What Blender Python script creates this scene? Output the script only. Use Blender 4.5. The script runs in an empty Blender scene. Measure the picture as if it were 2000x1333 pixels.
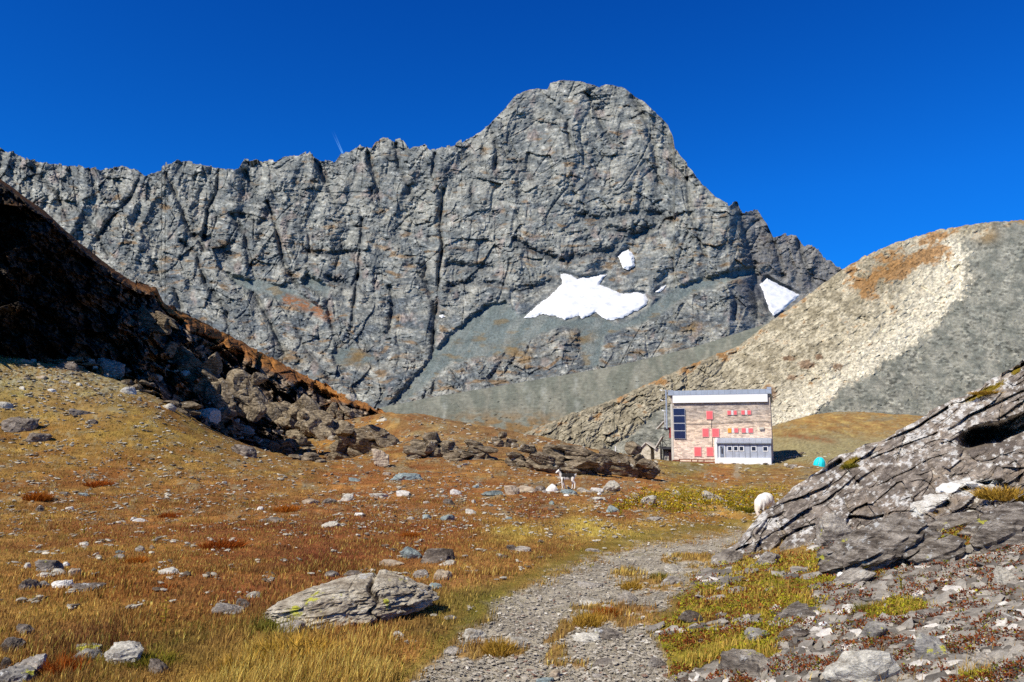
import bpy, bmesh, math, random
import numpy as np
from mathutils import Vector, Matrix

random.seed(5)
rng = np.random.default_rng(11)
SC = bpy.context.scene
COL = SC.collection

# ------------------------------------------------------------------ camera model (used to size things by distance)
F, CX, CY, EYE = 1444.0, 1000.0, 666.5, 1.65
TP = 0.126
CP, SP = math.cos(math.atan(TP)), math.sin(math.atan(TP))

def at(px, py, Y):
    u = (px - CX) / F; v = (CY - py) / F
    s = Y / (CP - v * SP)
    return u * s, Y + 0 * s, EYE + (SP + v * CP) * s

def proj(x, y, z):
    z = z - EYE
    d = y * CP + z * SP
    return CX + F * x / d, CY - F * (-y * SP + z * CP) / d

# ------------------------------------------------------------------ noise
def _h(ix, iy, iz, s):
    h = (ix.astype(np.uint32) * np.uint32(374761393) + iy.astype(np.uint32) * np.uint32(668265263)
         + iz.astype(np.uint32) * np.uint32(2147483647 - 5 * 1013) + np.uint32((s * 974634337 + 12345) & 0xffffffff))
    h ^= h >> np.uint32(15); h *= np.uint32(2246822519); h ^= h >> np.uint32(13)
    h *= np.uint32(3266489917); h ^= h >> np.uint32(16)
    return h

def _r(h, k=0):
    if k: 
        h = h * np.uint32(1664525 + 2 * k * 7919) + np.uint32(1013904223); h = h ^ (h >> np.uint32(16))
    return (h & np.uint32(0xffffff)).astype(np.float64) / 16777216.0

def perlin(x, y, z=None, seed=0):
    x = np.asarray(x, float); y = np.asarray(y, float)
    x, y = np.broadcast_arrays(x, y)
    if z is None:
        xi, yi = np.floor(x).astype(np.int32), np.floor(y).astype(np.int32); zi = np.zeros_like(xi)
        xf, yf = x - xi, y - yi
        fx, fy = (t * t * t * (t * (t * 6 - 15) + 10) for t in (xf, yf)); out = 0
        for a in (0, 1):
            for b in (0, 1):
                h = _h(xi + a, yi + b, zi, seed)
                g = ((h & np.uint32(0xffff)) / 32768.0 - 1) * (xf - a) + ((h >> np.uint32(16)) / 32768.0 - 1) * (yf - b)
                out = out + g * (fx if a else 1 - fx) * (fy if b else 1 - fy)
        return out * 1.75
    z = np.broadcast_to(np.asarray(z, float), x.shape)
    xi, yi, zi = np.floor(x).astype(np.int64), np.floor(y).astype(np.int64), np.floor(z).astype(np.int64)
    xf, yf, zf = x - xi, y - yi, z - zi
    fx, fy, fz = (t * t * t * (t * (t * 6 - 15) + 10) for t in (xf, yf, zf))
    out = 0
    for a in (0, 1):
        for b in (0, 1):
            for c in (0, 1):
                h = _h(xi + a, yi + b, zi + c, seed)
                g = (_r(h) * 2 - 1) * (xf - a) + (_r(h, 1) * 2 - 1) * (yf - b) + (_r(h, 2) * 2 - 1) * (zf - c)
                out = out + g * (fx if a else 1 - fx) * (fy if b else 1 - fy) * (fz if c else 1 - fz)
    return out * 1.6

def fbm(x, y, z=None, o=4, seed=0, g=0.5, l=2.03):
    t, a, n = 0, 1.0, 0
    for i in range(o):
        t = t + a * perlin(np.asarray(x) * l**i, np.asarray(y) * l**i, None if z is None else np.asarray(z) * l**i, seed + i * 17)
        n += a; a *= g
    return t / n

def ridged(x, y, z=None, o=4, seed=0, g=0.5, l=2.07):
    t, a, n = 0, 1.0, 0
    for i in range(o):
        p = perlin(np.asarray(x) * l**i, np.asarray(y) * l**i, None if z is None else np.asarray(z) * l**i, seed + i * 31)
        t = t + a * (1 - 2.2 * np.abs(p)); n += a; a *= g
    return t / n

def facet(x, y, z, seed=0, tilt=1.0):
    """broken-rock relief: every Voronoi cell is a tilted flat face of its own"""
    flat = z is None
    x, y = np.broadcast_arrays(np.asarray(x, float), np.asarray(y, float))
    z = np.zeros_like(x) if flat else np.broadcast_to(np.asarray(z, float), x.shape)
    xi, yi, zi = (np.floor(t).astype(np.int32) for t in (x, y, z))
    best = np.full(x.shape, 1e9); val = np.zeros(x.shape)
    if flat:
        for a in (-1, 0, 1):
            for b in (-1, 0, 1):
                h = _h(xi + a, yi + b, zi, seed)
                dx, dy = x - (xi + a + (h & np.uint32(0xfff)) / 4096.0), y - (yi + b + ((h >> np.uint32(12)) & np.uint32(0xfff)) / 4096.0)
                d = dx * dx + dy * dy
                v = (_r(h, 3) * 2 - 1) * 0.6 + tilt * ((_r(h, 4) * 2 - 1) * dx + (_r(h, 5) * 2 - 1) * dy)
                m = d < best
                best = np.where(m, d, best); val = np.where(m, v, val)
        return val
    for a in (-1, 0, 1):
        for b in (-1, 0, 1):
            for c in (-1, 0, 1):
                h = _h(xi + a, yi + b, zi + c, seed)
                dx, dy, dz = x - (xi + a + _r(h)), y - (yi + b + _r(h, 1)), z - (zi + c + _r(h, 2))
                d = dx * dx + dy * dy + dz * dz
                v = (_r(h, 3) * 2 - 1) * 0.6 + tilt * ((_r(h, 4) * 2 - 1) * dx + (_r(h, 5) * 2 - 1) * dy + (_r(h, 6) * 2 - 1) * dz)
                m = d < best
                best = np.where(m, d, best); val = np.where(m, v, val)
    return val

def sst(a, b, x):
    t = np.clip((x - a) / (b - a), 0, 1); return t * t * (3 - 2 * t)

def ip(pts, x, k=1):
    p = np.array(pts, float); return np.interp(x, p[:, 0], p[:, k])

def segdist(px, py, pts):
    """distance to a polyline"""
    best = np.full(np.shape(px), 1e9)
    for (x0, y0), (x1, y1) in zip(pts[:-1], pts[1:]):
        dx, dy = x1 - x0, y1 - y0
        t = np.clip(((px - x0) * dx + (py - y0) * dy) / (dx * dx + dy * dy), 0, 1)
        best = np.minimum(best, np.hypot(px - x0 - t * dx, py - y0 - t * dy))
    return best

def neardist(px, py, pts, m=60.0):
    """the same, worked out only near the line"""
    best = np.full(np.shape(px), 1e3); p = np.array(pts, float)
    k = (px > p[:, 0].min() - m) & (px < p[:, 0].max() + m) & (py > p[:, 1].min() - m) & (py < p[:, 1].max() + m)
    if k.any(): best[k] = segdist(px[k], py[k], pts)
    return best

def inpoly(px, py, pts):
    """signed distance to a closed outline, positive inside"""
    ins = np.zeros(np.shape(px), bool); n = len(pts)
    for i in range(n):
        x0, y0 = pts[i]; x1, y1 = pts[(i + 1) % n]
        if y0 == y1: continue
        c = ((y0 > py) != (y1 > py)) & (px < (x1 - x0) * (py - y0) / (y1 - y0) + x0)
        ins ^= c
    d = segdist(px, py, list(pts) + [pts[0]])
    return np.where(ins, d, -d)

def nearpoly(px, py, pts, m=60.0):
    out = np.full(np.shape(px), -m); p = np.array(pts, float)
    k = (px > p[:, 0].min() - m) & (px < p[:, 0].max() + m) & (py > p[:, 1].min() - m) & (py < p[:, 1].max() + m)
    if k.any(): out[k] = inpoly(px[k], py[k], pts)
    return out

def C(r, g, b, k=1.0):
    return np.array([(((v / 255) + 0.055) / 1.055) ** 2.4 if v > 10 else v / 255 / 12.92 for v in (r, g, b)]) * k

def mixc(a, b, t):
    return a + (b - a) * np.asarray(t)[..., None]

# ------------------------------------------------------------------ mesh helpers
def mesh_np(name, V, Fa, col=None, smooth=True, mat=None):
    V = np.asarray(V, np.float32).reshape(-1, 3); Fa = np.asarray(Fa, np.int32)
    n, k = Fa.shape
    me = bpy.data.meshes.new(name)
    me.vertices.add(len(V)); me.vertices.foreach_set('co', V.ravel())
    me.loops.add(n * k); me.loops.foreach_set('vertex_index', Fa.ravel())
    me.polygons.add(n)
    me.polygons.foreach_set('loop_start', np.arange(0, n * k, k, dtype=np.int32))
    me.polygons.foreach_set('loop_total', np.full(n, k, np.int32))
    me.polygons.foreach_set('use_smooth', np.full(n, smooth, bool))
    me.update(calc_edges=True)
    if col is not None:
        c = np.ones((len(V), 4), np.float32); c[:, :3] = np.clip(np.asarray(col).reshape(-1, 3), 0.002, 1)
        a = me.color_attributes.new('Col', 'FLOAT_COLOR', 'POINT'); a.data.foreach_set('color', c.ravel())
    if mat: me.materials.append(mat)
    return me

def grid_faces(r, c):
    i = np.arange(r * c).reshape(r, c)
    return np.stack([i[:-1, :-1], i[:-1, 1:], i[1:, 1:], i[1:, :-1]], -1).reshape(-1, 4)

def link(name, me, parent=None):
    o = bpy.data.objects.new(name, me); COL.objects.link(o)
    if parent: o.parent = parent
    return o

def tag(o, label=None, cat=None, group=None, kind=None):
    if label: o['label'] = label
    if cat: o['category'] = cat
    if group: o['group'] = group
    if kind: o['kind'] = kind
    return o

def thing(name, label, cat, loc=(0, 0, 0), rz=0.0, group=None):
    o = bpy.data.objects.new(name, None); COL.objects.link(o)
    o.location = loc; o.rotation_euler = (0, 0, rz); o.empty_display_size = 0.2
    return tag(o, label, cat, group)

# ------------------------------------------------------------------ materials
def newmat(name):
    m = bpy.data.materials.new(name); m.use_nodes = True
    nt = m.node_tree; nt.nodes.clear()
    out = nt.nodes.new('ShaderNodeOutputMaterial'); b = nt.nodes.new('ShaderNodeBsdfPrincipled')
    nt.links.new(b.outputs[0], out.inputs[0])
    b.inputs['Roughness'].default_value = 0.9
    b.inputs['Specular IOR Level'].default_value = 0.15
    return m, nt, b, out

def nd(nt, t, **kw):
    n = nt.nodes.new(t)
    for k, v in kw.items(): setattr(n, k, v)
    return n

def pos_noise(nt, scale, detail=6, rough=0.6, squash=None, rot=None, obj=False, dist=0.0):
    if obj: src = nd(nt, 'ShaderNodeTexCoord').outputs['Object']
    else: src = nd(nt, 'ShaderNodeNewGeometry').outputs['Position']
    if squash or rot:
        mp = nd(nt, 'ShaderNodeMapping')
        if squash: mp.inputs['Scale'].default_value = squash
        if rot: mp.inputs['Rotation'].default_value = rot
        nt.links.new(src, mp.inputs[0]); src = mp.outputs[0]
    n = nd(nt, 'ShaderNodeTexNoise')
    n.inputs['Scale'].default_value = scale; n.inputs['Detail'].default_value = detail
    n.inputs['Roughness'].default_value = rough; n.inputs['Distortion'].default_value = dist
    nt.links.new(src, n.inputs['Vector'])
    return n.outputs[0]

def ramp(nt, fac, stops):
    r = nd(nt, 'ShaderNodeValToRGB'); e = r.color_ramp.elements
    while len(e) < len(stops): e.new(0.5)
    for s, (p, c) in zip(e, stops):
        s.position = p; s.color = (*c, 1) if len(c) == 3 else c
    nt.links.new(fac, r.inputs[0]); return r.outputs[0]

def mixn(nt, mode, a, b, fac=1.0):
    m = nd(nt, 'ShaderNodeMix', data_type='RGBA', blend_type=mode)
    for s, v in ((6, a), (7, b), (0, fac)):
        if isinstance(v, (int, float)): m.inputs[s].default_value = v if s == 0 else (v, v, v, 1)
        elif isinstance(v, (tuple, list, np.ndarray)): m.inputs[s].default_value = (*v[:3], 1)
        else: nt.links.new(v, m.inputs[s])
    return m.outputs[2]

def bump(nt, b, h, strength, dist):
    n = nd(nt, 'ShaderNodeBump'); n.inputs['Strength'].default_value = strength; n.inputs['Distance'].default_value = dist
    nt.links.new(h, n.inputs['Height']); nt.links.new(n.outputs[0], b.inputs['Normal'])

def col_mat(name, s1, s2, amp=0.5, bs=0.6, bd=0.05, rough=0.92):
    """vertex colour of the terrain broken up by two scales of world noise, with matching relief"""
    m, nt, b, _ = newmat(name)
    a = nd(nt, 'ShaderNodeAttribute', attribute_name='Col').outputs[0]
    n1 = pos_noise(nt, s1, 8, 0.65); n2 = pos_noise(nt, s2, 5, 0.7)
    k1 = ramp(nt, n1, [(0.28, (1 - amp,) * 3), (0.72, (1 + amp,) * 3)])
    k2 = ramp(nt, n2, [(0.3, (1 - amp * .7,) * 3), (0.7, (1 + amp * .7,) * 3)])
    nt.links.new(mixn(nt, 'MULTIPLY', mixn(nt, 'MULTIPLY', a, k1), k2), b.inputs['Base Color'])
    b.inputs['Roughness'].default_value = rough
    bump(nt, b, n2, bs, bd)
    return m

def rock_mat(name, c1, c2, dark, white=0.0, yellow=0.0, s=3.0, squash=(1, 1, 2.6), rot=(0, 0, 0), bs=0.8, bd=0.04, crackle=True, obj=False):
    m, nt, b, _ = newmat(name)
    n1 = pos_noise(nt, s, 10, 0.68, squash, rot, obj)
    n2 = pos_noise(nt, s * 7, 6, 0.7, squash, rot, obj)
    base = ramp(nt, n1, [(0.32, dark), (0.46, c1), (0.62, c2), (0.75, tuple(min(1, v * 1.25) for v in c2))])
    base = mixn(nt, 'MULTIPLY', base, ramp(nt, n2, [(0.3, (.55,) * 3), (0.7, (1.35,) * 3)]))
    info = nd(nt, 'ShaderNodeObjectInfo')
    base = mixn(nt, 'MULTIPLY', base, ramp(nt, info.outputs['Random'], [(0, (.8, .78, .76)), (1, (1.12, 1.13, 1.15))]))
    if white:
        w = pos_noise(nt, s * 1.6, 7, 0.72, None, None, obj)
        base = mixn(nt, 'MIX', base, (.62, .61, .57), ramp(nt, w, [(0.66 - .14 * white, (0,) * 3), (0.70 - .12 * white, (1,) * 3)]))
    if yellow:
        w = pos_noise(nt, s * .9, 6, 0.66, None, (3, 1, 2), obj)
        base = mixn(nt, 'MIX', base, (.52, .50, .07), ramp(nt, w, [(0.68 - .1 * yellow, (0,) * 3), (0.71 - .1 * yellow, (1,) * 3)]))
    nt.links.new(base, b.inputs['Base Color'])
    add = nd(nt, 'ShaderNodeMath', operation='ADD'); nt.links.new(n1, add.inputs[0])
    sc = nd(nt, 'ShaderNodeMath', operation='MULTIPLY'); sc.inputs[1].default_value = 0.4
    nt.links.new(n2, sc.inputs[0]); nt.links.new(sc.outputs[0], add.inputs[1])
    bump(nt, b, add.outputs[0], bs, bd)
    return m

def flat_mat(name, c, rough=0.6, metal=0.0, var=0.12, s=6.0, spec=0.3):
    m, nt, b, _ = newmat(name)
    n = pos_noise(nt, s, 6, 0.6)
    nt.links.new(mixn(nt, 'MULTIPLY', tuple(c), ramp(nt, n, [(0.3, (1 - var,) * 3), (0.7, (1 + var,) * 3)])), b.inputs['Base Color'])
    b.inputs['Roughness'].default_value = rough; b.inputs['Metallic'].default_value = metal
    b.inputs['Specular IOR Level'].default_value = spec
    return m

# ------------------------------------------------------------------ camera, light, sky
cam = bpy.data.objects.new('camera', bpy.data.cameras.new('camera')); COL.objects.link(cam)
cam.location = (0, 0, EYE); cam.rotation_euler = (math.pi / 2 + math.atan(TP), 0, 0)
cam.data.sensor_width = 36; cam.data.lens = 36 * F / 2000
cam.data.clip_start = 0.1; cam.data.clip_end = 60000
SC.camera = cam

SUN_EL = math.radians(44)
sx, sy = -0.68, -0.73
n_ = math.hypot(sx, sy); sx /= n_; sy /= n_
SUN = Vector((sx * math.cos(SUN_EL), sy * math.cos(SUN_EL), math.sin(SUN_EL)))
L = bpy.data.lights.new('sun', 'SUN'); L.energy = 5.4; L.angle = math.radians(0.53); L.color = (1.0, 0.945, 0.84)
lo = bpy.data.objects.new('sun', L); COL.objects.link(lo)
lo.rotation_euler = SUN.to_track_quat('Z', 'Y').to_euler(); lo.location = (-40, -30, 60)

W = bpy.data.worlds.new('World'); SC.world = W; W.use_nodes = True
wt = W.node_tree; wt.nodes.clear()
sky = wt.nodes.new('ShaderNodeTexSky'); sky.sky_type = 'NISHITA'; sky.sun_disc = False
sky.sun_elevation = SUN_EL; sky.sun_rotation = math.atan2(sx, sy) % (2 * math.pi)
sky.altitude = 2700; sky.air_density = 1.0; sky.dust_density = 0.0; sky.ozone_density = 4.0
hs = wt.nodes.new('ShaderNodeMix'); hs.data_type = 'RGBA'; hs.blend_type = 'MULTIPLY'; hs.inputs[0].default_value = 1
tcw = wt.nodes.new('ShaderNodeTexCoord'); sep = wt.nodes.new('ShaderNodeSeparateXYZ'); wt.links.new(tcw.outputs['Generated'], sep.inputs[0])
gr = wt.nodes.new('ShaderNodeValToRGB'); wt.links.new(sep.outputs[2], gr.inputs[0])     # deep alpine blue, darker towards the zenith
for k_, (p_, c_) in enumerate(((0.0, (.07, .96, 1.85)), (0.30, (.06, 1.08, 2.5)), (0.56, (.03, .85, 2.4)), (0.70, (.05, .14, .28)))):
    e_ = gr.color_ramp.elements[k_] if k_ < 2 else gr.color_ramp.elements.new(p_)
    e_.position = p_; e_.color = (*c_, 1)
wt.links.new(gr.outputs[0], hs.inputs[7])
bg = wt.nodes.new('ShaderNodeBackground'); bg.inputs[1].default_value = 0.07
wo = wt.nodes.new('ShaderNodeOutputWorld')
wt.links.new(sky.outputs[0], hs.inputs[6]); wt.links.new(hs.outputs[2], bg.inputs[0]); wt.links.new(bg.outputs[0], wo.inputs[0])
SC.view_settings.view_transform = 'Standard'; SC.view_settings.look = 'None'
SC.view_settings.exposure = 0; SC.view_settings.gamma = 1
SC.render.engine = 'CYCLES'; SC.cycles.use_denoising = False
SC.cycles.max_bounces = 4; SC.cycles.diffuse_bounces = 2; SC.cycles.transparent_max_bounces = 8
SC.render.filter_size = 1.15
# ================================================================== FAR TERRAIN
RIDGE = [(-500,330),(-300,300),(-150,300),(0,290),(30,300),(60,313),(100,322),(150,326),(200,330),(240,327),(270,333),(282,343),(300,337),(320,325),(345,314),
 (375,318),(430,330),(465,330),(478,312),(520,316),(560,308),(590,300),(605,296),(620,312),(655,316),(668,301),(690,293),(705,282),(722,290),(735,275),
 (750,267),(765,275),(785,272),(800,290),(830,281),(840,292),(880,285),(930,265),(960,240),(985,213),(1010,184),(1035,175),(1070,174),(1075,162),(1100,157),
 (1140,160),(1170,171),(1185,165),(1215,170),(1240,188),(1265,205),(1285,225),(1305,245),(1315,270),(1318,290),(1345,325),(1370,360),(1400,385),(1425,402),
 (1440,395),(1450,416),(1462,412),(1480,410),(1495,435),(1510,462),(1530,458),(1555,460),(1570,482),(1590,478),(1610,505),(1640,522),(1700,575),(1900,650),(2300,720)]
SNOW = [
 [(1020,622),(1050,596),(1072,580),(1090,562),(1098,552),(1094,534),(1110,536),(1128,544),(1150,542),(1172,538),(1187,535),(1176,548),(1172,556),(1200,568),
  (1215,575),(1238,571),(1258,574),(1267,586),(1262,598),(1240,610),(1214,622),(1192,626),(1176,622),(1164,610),(1150,618),(1136,624),(1132,615),(1104,626),(1085,618),(1060,614),(1040,620)],
 [(1208,502),(1216,492),(1228,488),(1238,500),(1240,520),(1228,528),(1218,524),(1212,512)],
 [(1484,556),(1498,544),(1520,556),(1562,577),(1530,606),(1510,616),(1502,604),(1494,580)],
 [(1281,571),(1290,562),(1301,557),(1297,565),(1287,572)],
 [(856,617),(866,615),(871,620),(862,621)],
]
GULLY = [  # path, width, depth
 ([(866,370),(863,420),(866,480),(856,560),(845,640),(842,700)], 5, 45), ([(708,430),(704,500),(700,560),(690,625)], 5, 36), ([(522,395),(540,450),(558,520),(585,560)], 5, 40),
 ([(496,570),(512,600),(536,640),(556,690)], 7, 45), ([(832,525),(840,570),(846,615)], 11, 50), ([(762,560),(768,600),(760,650)], 6, 32),
 ([(965,262),(972,290),(968,330)], 7, 45), ([(1075,205),(1110,235),(1115,290)], 6, 34), ([(276,340),(258,385),(215,430),(190,470)], 6, 34),
 ([(432,335),(428,372),(408,410),(400,470)], 5, 32), ([(480,335),(505,385),(522,420)], 6, 34), ([(322,340),(352,400),(372,450),(402,490)], 6, 36),
 ([(1238,195),(1262,240),(1278,300),(1290,360)], 7, 40), ([(620,315),(632,350),(650,390)], 7, 40), ([(722,300),(733,345),(742,390)], 7, 42),
 ([(775,285),(780,330),(800,375)], 6, 36), ([(1150,185),(1165,225),(1195,280)], 6, 32), ([(1035,300),(1030,330),(1038,360)], 6, 30),
 ([(352,470),(385,500),(400,545)], 6, 34), ([(150,400),(185,450),(210,500)], 5, 26), ([(60,330),(110,380),(140,440)], 5, 24),
 ([(455,420),(480,460),(490,520)], 7, 40), ([(850,300),(842,340),(860,380)], 5, 24), ([(1340,330),(1350,420),(1380,500)], 6, 30),
 ([(640,590),(650,640),(660,700)], 6, 30), ([(580,640),(600,690),(640,740)], 6, 26), ([(905,290),(925,330),(920,400)], 6, 22),
 ([(1005,640),(985,700),(960,740)], 6, 20), ([(870,700),(850,740),(840,770)], 5, 20), ([(300,520),(340,560),(360,620)], 6, 30),
 ([(1440,400),(1452,450),(1474,520),(1487,580)], 8, 40), ([(1500,450),(1520,500),(1530,540)], 6, 40), ([(1560,470),(1570,510),(1590,560)], 5, 36),
 ([(1430,560),(1440,590),(1437,625)], 6, 36), ([(1470,560),(1478,590),(1480,620)], 5, 30), ([(400,300+250),(440,600),(450,660)], 6, 34),
]
OVER = [  # dark undercut bands: path, half height
 ([(600,490),(640,496),(690,494)], 5), ([(880,515),(920,522),(960,525)], 7), ([(1010,565),(1060,560),(1092,548)], 8), ([(1130,420),(1180,428),(1240,412),(1290,418)], 8),
 ([(1000,470),(1050,492),(1100,508)], 5), ([(1110,505),(1150,498),(1200,490)], 10), ([(470,420),(500,440),(520,430)], 6), ([(380,360+100),(420,470),(450,500)], 6), ([(1190,445),(1240,458),(1280,440)], 8),
 ([(880,560),(930,548),(980,560)],6), ([(640,540),(690,560),(700,540)],5)]
SCREE_M = [
 [(440,532),(470,540),(520,548),(570,565),(620,590),(640,604),(600,606),(550,590),(500,572),(460,556)],
 [(820,716),(870,660),(910,625),(955,592),(985,590),(1010,612),(1045,612),(1110,628),(1170,612),(1200,632),(1240,618),(1290,580),(1350,552),(1420,528),(1470,520),(1480,532),(1440,548),(1380,566),
  (1330,590),(1285,620),(1225,640),(1180,660),(1175,720),(1140,720),(1130,650),(1100,640),(1050,655),(1000,690),(930,700),(880,712),(800,780),(760,790)],
 [(640,690),(690,680),(740,700),(700,720),(650,716)], [(600,530),(650,560),(640,580),(590,556)],
]

def mountain_dist(px, py):
    Y = ip([(140,1860),(300,1660),(420,1560),(540,1430),(600,1340),(640,1270),(720,1130),(860,900),(1000,700)], py)
    Y = Y + ip([(-500,-350),(0,-120),(400,-20),(800,40),(1100,0),(1330,60),(1425,90),(1475,210),(1700,330),(2300,330)], px)
    return Y

def snow_sd(px, py):
    s = np.full(np.shape(px), -1e9)
    for p in SNOW: s = np.maximum(s, nearpoly(px, py, p))
    return s

def mountain_field(px, py):
    """distance and colour of the rock wall"""
    wx = 26 * fbm(px / 130, py / 160, o=3, seed=3); wy = 26 * fbm(px / 130, py / 160, None, 3, 9)
    qx, qy = px + wx, py + wy
    scr = np.full(px.shape, -1e9)
    for p in SCREE_M: scr = np.maximum(scr, nearpoly(qx * .3 + px * .7, qy * .3 + py * .7, p))
    scr_m = sst(-4, 6, scr + 5 * fbm(px / 14, py / 10, None, 3, 77))
    low = sst(560, 720, py)
    ssd = snow_sd(px, py)
    # big ribs and gullies running down the wall, leaning a little
    lean = qx + 0.22 * (qy - 400)
    rib = sst(560, 440, py)
    D = -30 * ridged(lean / 150, qy / 460, None, 3, 21, .45) * (1 - .5 * low)
    D += -13 * ridged((px + .8 * wx + .30 * py) / 64, qy / 190, None, 3, 22, .5) * (.55 + .6 * rib)
    D += -9 * ridged((px + .8 * wx - .55 * py) / 74, qy / 150, None, 3, 23, .5)
    # slabs and strata : beds falling to the right on the left side, level in the middle
    bedline = np.interp(px, [-500, 200, 500, 800, 1000, 1300, 1700], [-290, -10, 85, 130, 125, 90, 70]); tilt = .2
    sa, sb = px + .25 * py + .4 * wx, py - bedline + .55 * wy
    rg = .55 + .9 * sst(-.3, .35, fbm(px / 60, py / 50, None, 3, 61))
    D += 6.5 * facet(qx / 48, qy / 60, None, 31, 1.6)
    D += 3.0 * facet(sa / 26, sb / 17, None, 32, 1.7) * rg
    D += 2.0 * facet(sa / 11, sb / 7.5, None, 33, 1.7) * rg + 1.1 * facet(px / 5.5, py / 4.2, None, 35, 1.7) * rg
    D += 1.7 * fbm(sa / 17, sb / 6, None, 4, 34, .62) + 2.4 * fbm(px / 14, py / 12, None, 4, 62, .6)
    st = sb / 17 + 1.6 * fbm(px / 90, py / 60, None, 3, 5)
    D += 3.2 * ((st % 1) ** 3 - .25) * sst(-.1, .3, fbm(px / 120, py / 70, None, 2, 6))
    # thin joints
    for q1, q2, sd_, am in (((px + .6 * wx + .35 * py) / 62, qy / 150, 36, 7), ((px + .6 * wx - .5 * py) / 70, qy / 120, 37, 6), (sa / 120, sb / 34, 38, 4.5), ((px - .15 * py) / 30, py / 70, 39, 4)):
        D += am * np.exp(-(perlin(q1, q2, None, sd_) / .035) ** 2) * sst(-.2, .25, fbm(px / 80, py / 80, None, 2, sd_ + 60))
    calm = 1 - .7 * sst(-34, -4, ssd)
    D = D * calm
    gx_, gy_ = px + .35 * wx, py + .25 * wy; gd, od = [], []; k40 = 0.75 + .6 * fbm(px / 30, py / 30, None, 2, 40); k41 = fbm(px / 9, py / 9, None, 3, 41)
    for path, w, dp in GULLY:
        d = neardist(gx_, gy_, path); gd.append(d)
        D += .62 * dp * np.exp(-(d / (.75 * w)) ** 2) * k40
        D -= .12 * dp * np.exp(-((d - 2.6 * w) / (1.8 * w)) ** 2)
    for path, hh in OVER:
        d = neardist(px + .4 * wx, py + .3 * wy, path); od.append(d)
        D += 17 * np.exp(-(d / (hh * (1 + .9 * k41))) ** 2) * (1 - sst(-24, -6, ssd))
    D = D * (1 - .93 * scr_m)
    sn = sst(-8, 0, ssd)
    D = D * (1 - sn) + sn * 5
    # colour
    n1 = fbm(qx / 70, qy / 50, None, 4, 51); n2 = fbm(sa / 15, sb / 5, None, 4, 52, .62); n3 = fbm((px + py * .4) / 30, py / 14, None, 4, 53, .6)
    n4 = fbm(px / 4.2, py / 3.2, None, 2, 54)
    c = mixc(C(128, 131, 127), C(172, 169, 156), sst(-.35, .35, n1 * .8 + n3 * .8))
    c = mixc(c, C(106, 112, 114), sst(.08, .4, fbm(qx / 50, qy / 28, None, 4, 55, .6) + .25 * sst(420, 620, py) - .12))
    c = mixc(c, C(194, 191, 178), sst(.12, .45, n2 + .5 * n3) * .7)
    c = mixc(c, C(150, 118, 78), sst(.1, .42, fbm(qx / 42, qy / 13, None, 4, 56, .6) - .1 + .12 * sst(380, 480, py) - .1 * sst(520, 560, py) + .14 * sst(640, 700, py)) * .75)
    c = mixc(c, C(168, 150, 138), sst(.2, .5, fbm(px / 30, py / 40, None, 3, 57)) * .6)
    right = sst(1425, 1475, px + .12 * (py - 450)) * sst(660, 560, py)
    c = mixc(c, C(122, 118, 118), right * .6)
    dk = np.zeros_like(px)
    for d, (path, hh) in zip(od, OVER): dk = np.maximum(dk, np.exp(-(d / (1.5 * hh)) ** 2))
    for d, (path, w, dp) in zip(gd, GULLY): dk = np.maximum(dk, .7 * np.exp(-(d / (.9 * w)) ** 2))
    c = mixc(c, C(74, 80, 86), dk * sst(-.3, .15, n2 + .6 * fbm(px / 7, py / 9, None, 3, 63)) * .8)  # shade of gully cores and undercuts painted into the rock colour
    n5 = facet(px / 6, py / 4.6, None, 64, .5)
    c *= (1 + .5 * n2 + .45 * n4 + .28 * n5)[..., None]
    cs = mixc(C(122, 131, 126), C(142, 146, 138), sst(-.2, .4, fbm((px + .5 * py) / 18, py / 60, None, 3, 58)))
    cs = mixc(cs, C(150, 120, 66), sst(.2, .48, fbm(px / 40, py / 16, None, 3, 59) + .1 * sst(640, 690, py)) * .5)
    cs *= (1 + .4 * fbm(px / 4, py / 3, None, 2, 60))[..., None]
    c = mixc(c, cs, scr_m)
    rb = sst(16, 4, segdist(px, py, [(560,585),(610,602),(640,618)])) * sst(-.3, .1, n2)
    c = mixc(c, C(160, 98, 48), rb * .8)
    for gx, gy, gr in ((575, 700, 26), (700, 700, 30), (1010, 690, 40), (1130, 660, 30), (1350, 640, 30)):
        c = mixc(c, C(146, 112, 56), .75 * np.exp(-(((px - gx) / gr) ** 2 + ((py - gy) / (gr * .5)) ** 2)) * sst(-.25, .2, n3))
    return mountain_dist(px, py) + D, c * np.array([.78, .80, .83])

def build_mountain():
    nc, nr = 1560, 640
    pxs = np.concatenate([np.linspace(-420, -30, 60, endpoint=False), np.linspace(-30, 1670, 1440), np.linspace(1680, 2250, 60)])
    top = ip(RIDGE, pxs) + 3.2 * fbm(pxs / 16, pxs * 0, None, 3, 70) + 3.2 * facet(pxs / 9, pxs * 0, None, 71, 1.2) * sst(250, 330, ip(RIDGE, pxs) + 60)
    v = np.linspace(0, 1, nr)[:, None]
    py = top[None] + (880 - top[None]) * v ** 1.08
    px = np.broadcast_to(pxs[None], py.shape).copy()
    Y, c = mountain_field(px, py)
    x, y, z = at(px, py, Y)
    # a back slope so that the ridge is solid from the side
    bx = x[:1] + 0 * x[:1]; 
    back = [np.stack([bx + 0, y[:1] + 120 * k, z[:1] - 110 * k * k - 40 * k], -1) for k in (3, 2, 1)]
    V = np.concatenate(back + [np.stack([x, y, z], -1)], 0)
    cc = np.concatenate([c[:1]] * 3 + [c], 0)
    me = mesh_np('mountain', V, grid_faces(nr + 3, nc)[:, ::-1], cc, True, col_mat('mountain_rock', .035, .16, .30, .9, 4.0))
    tag(link('mountain', me), kind='structure')

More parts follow.
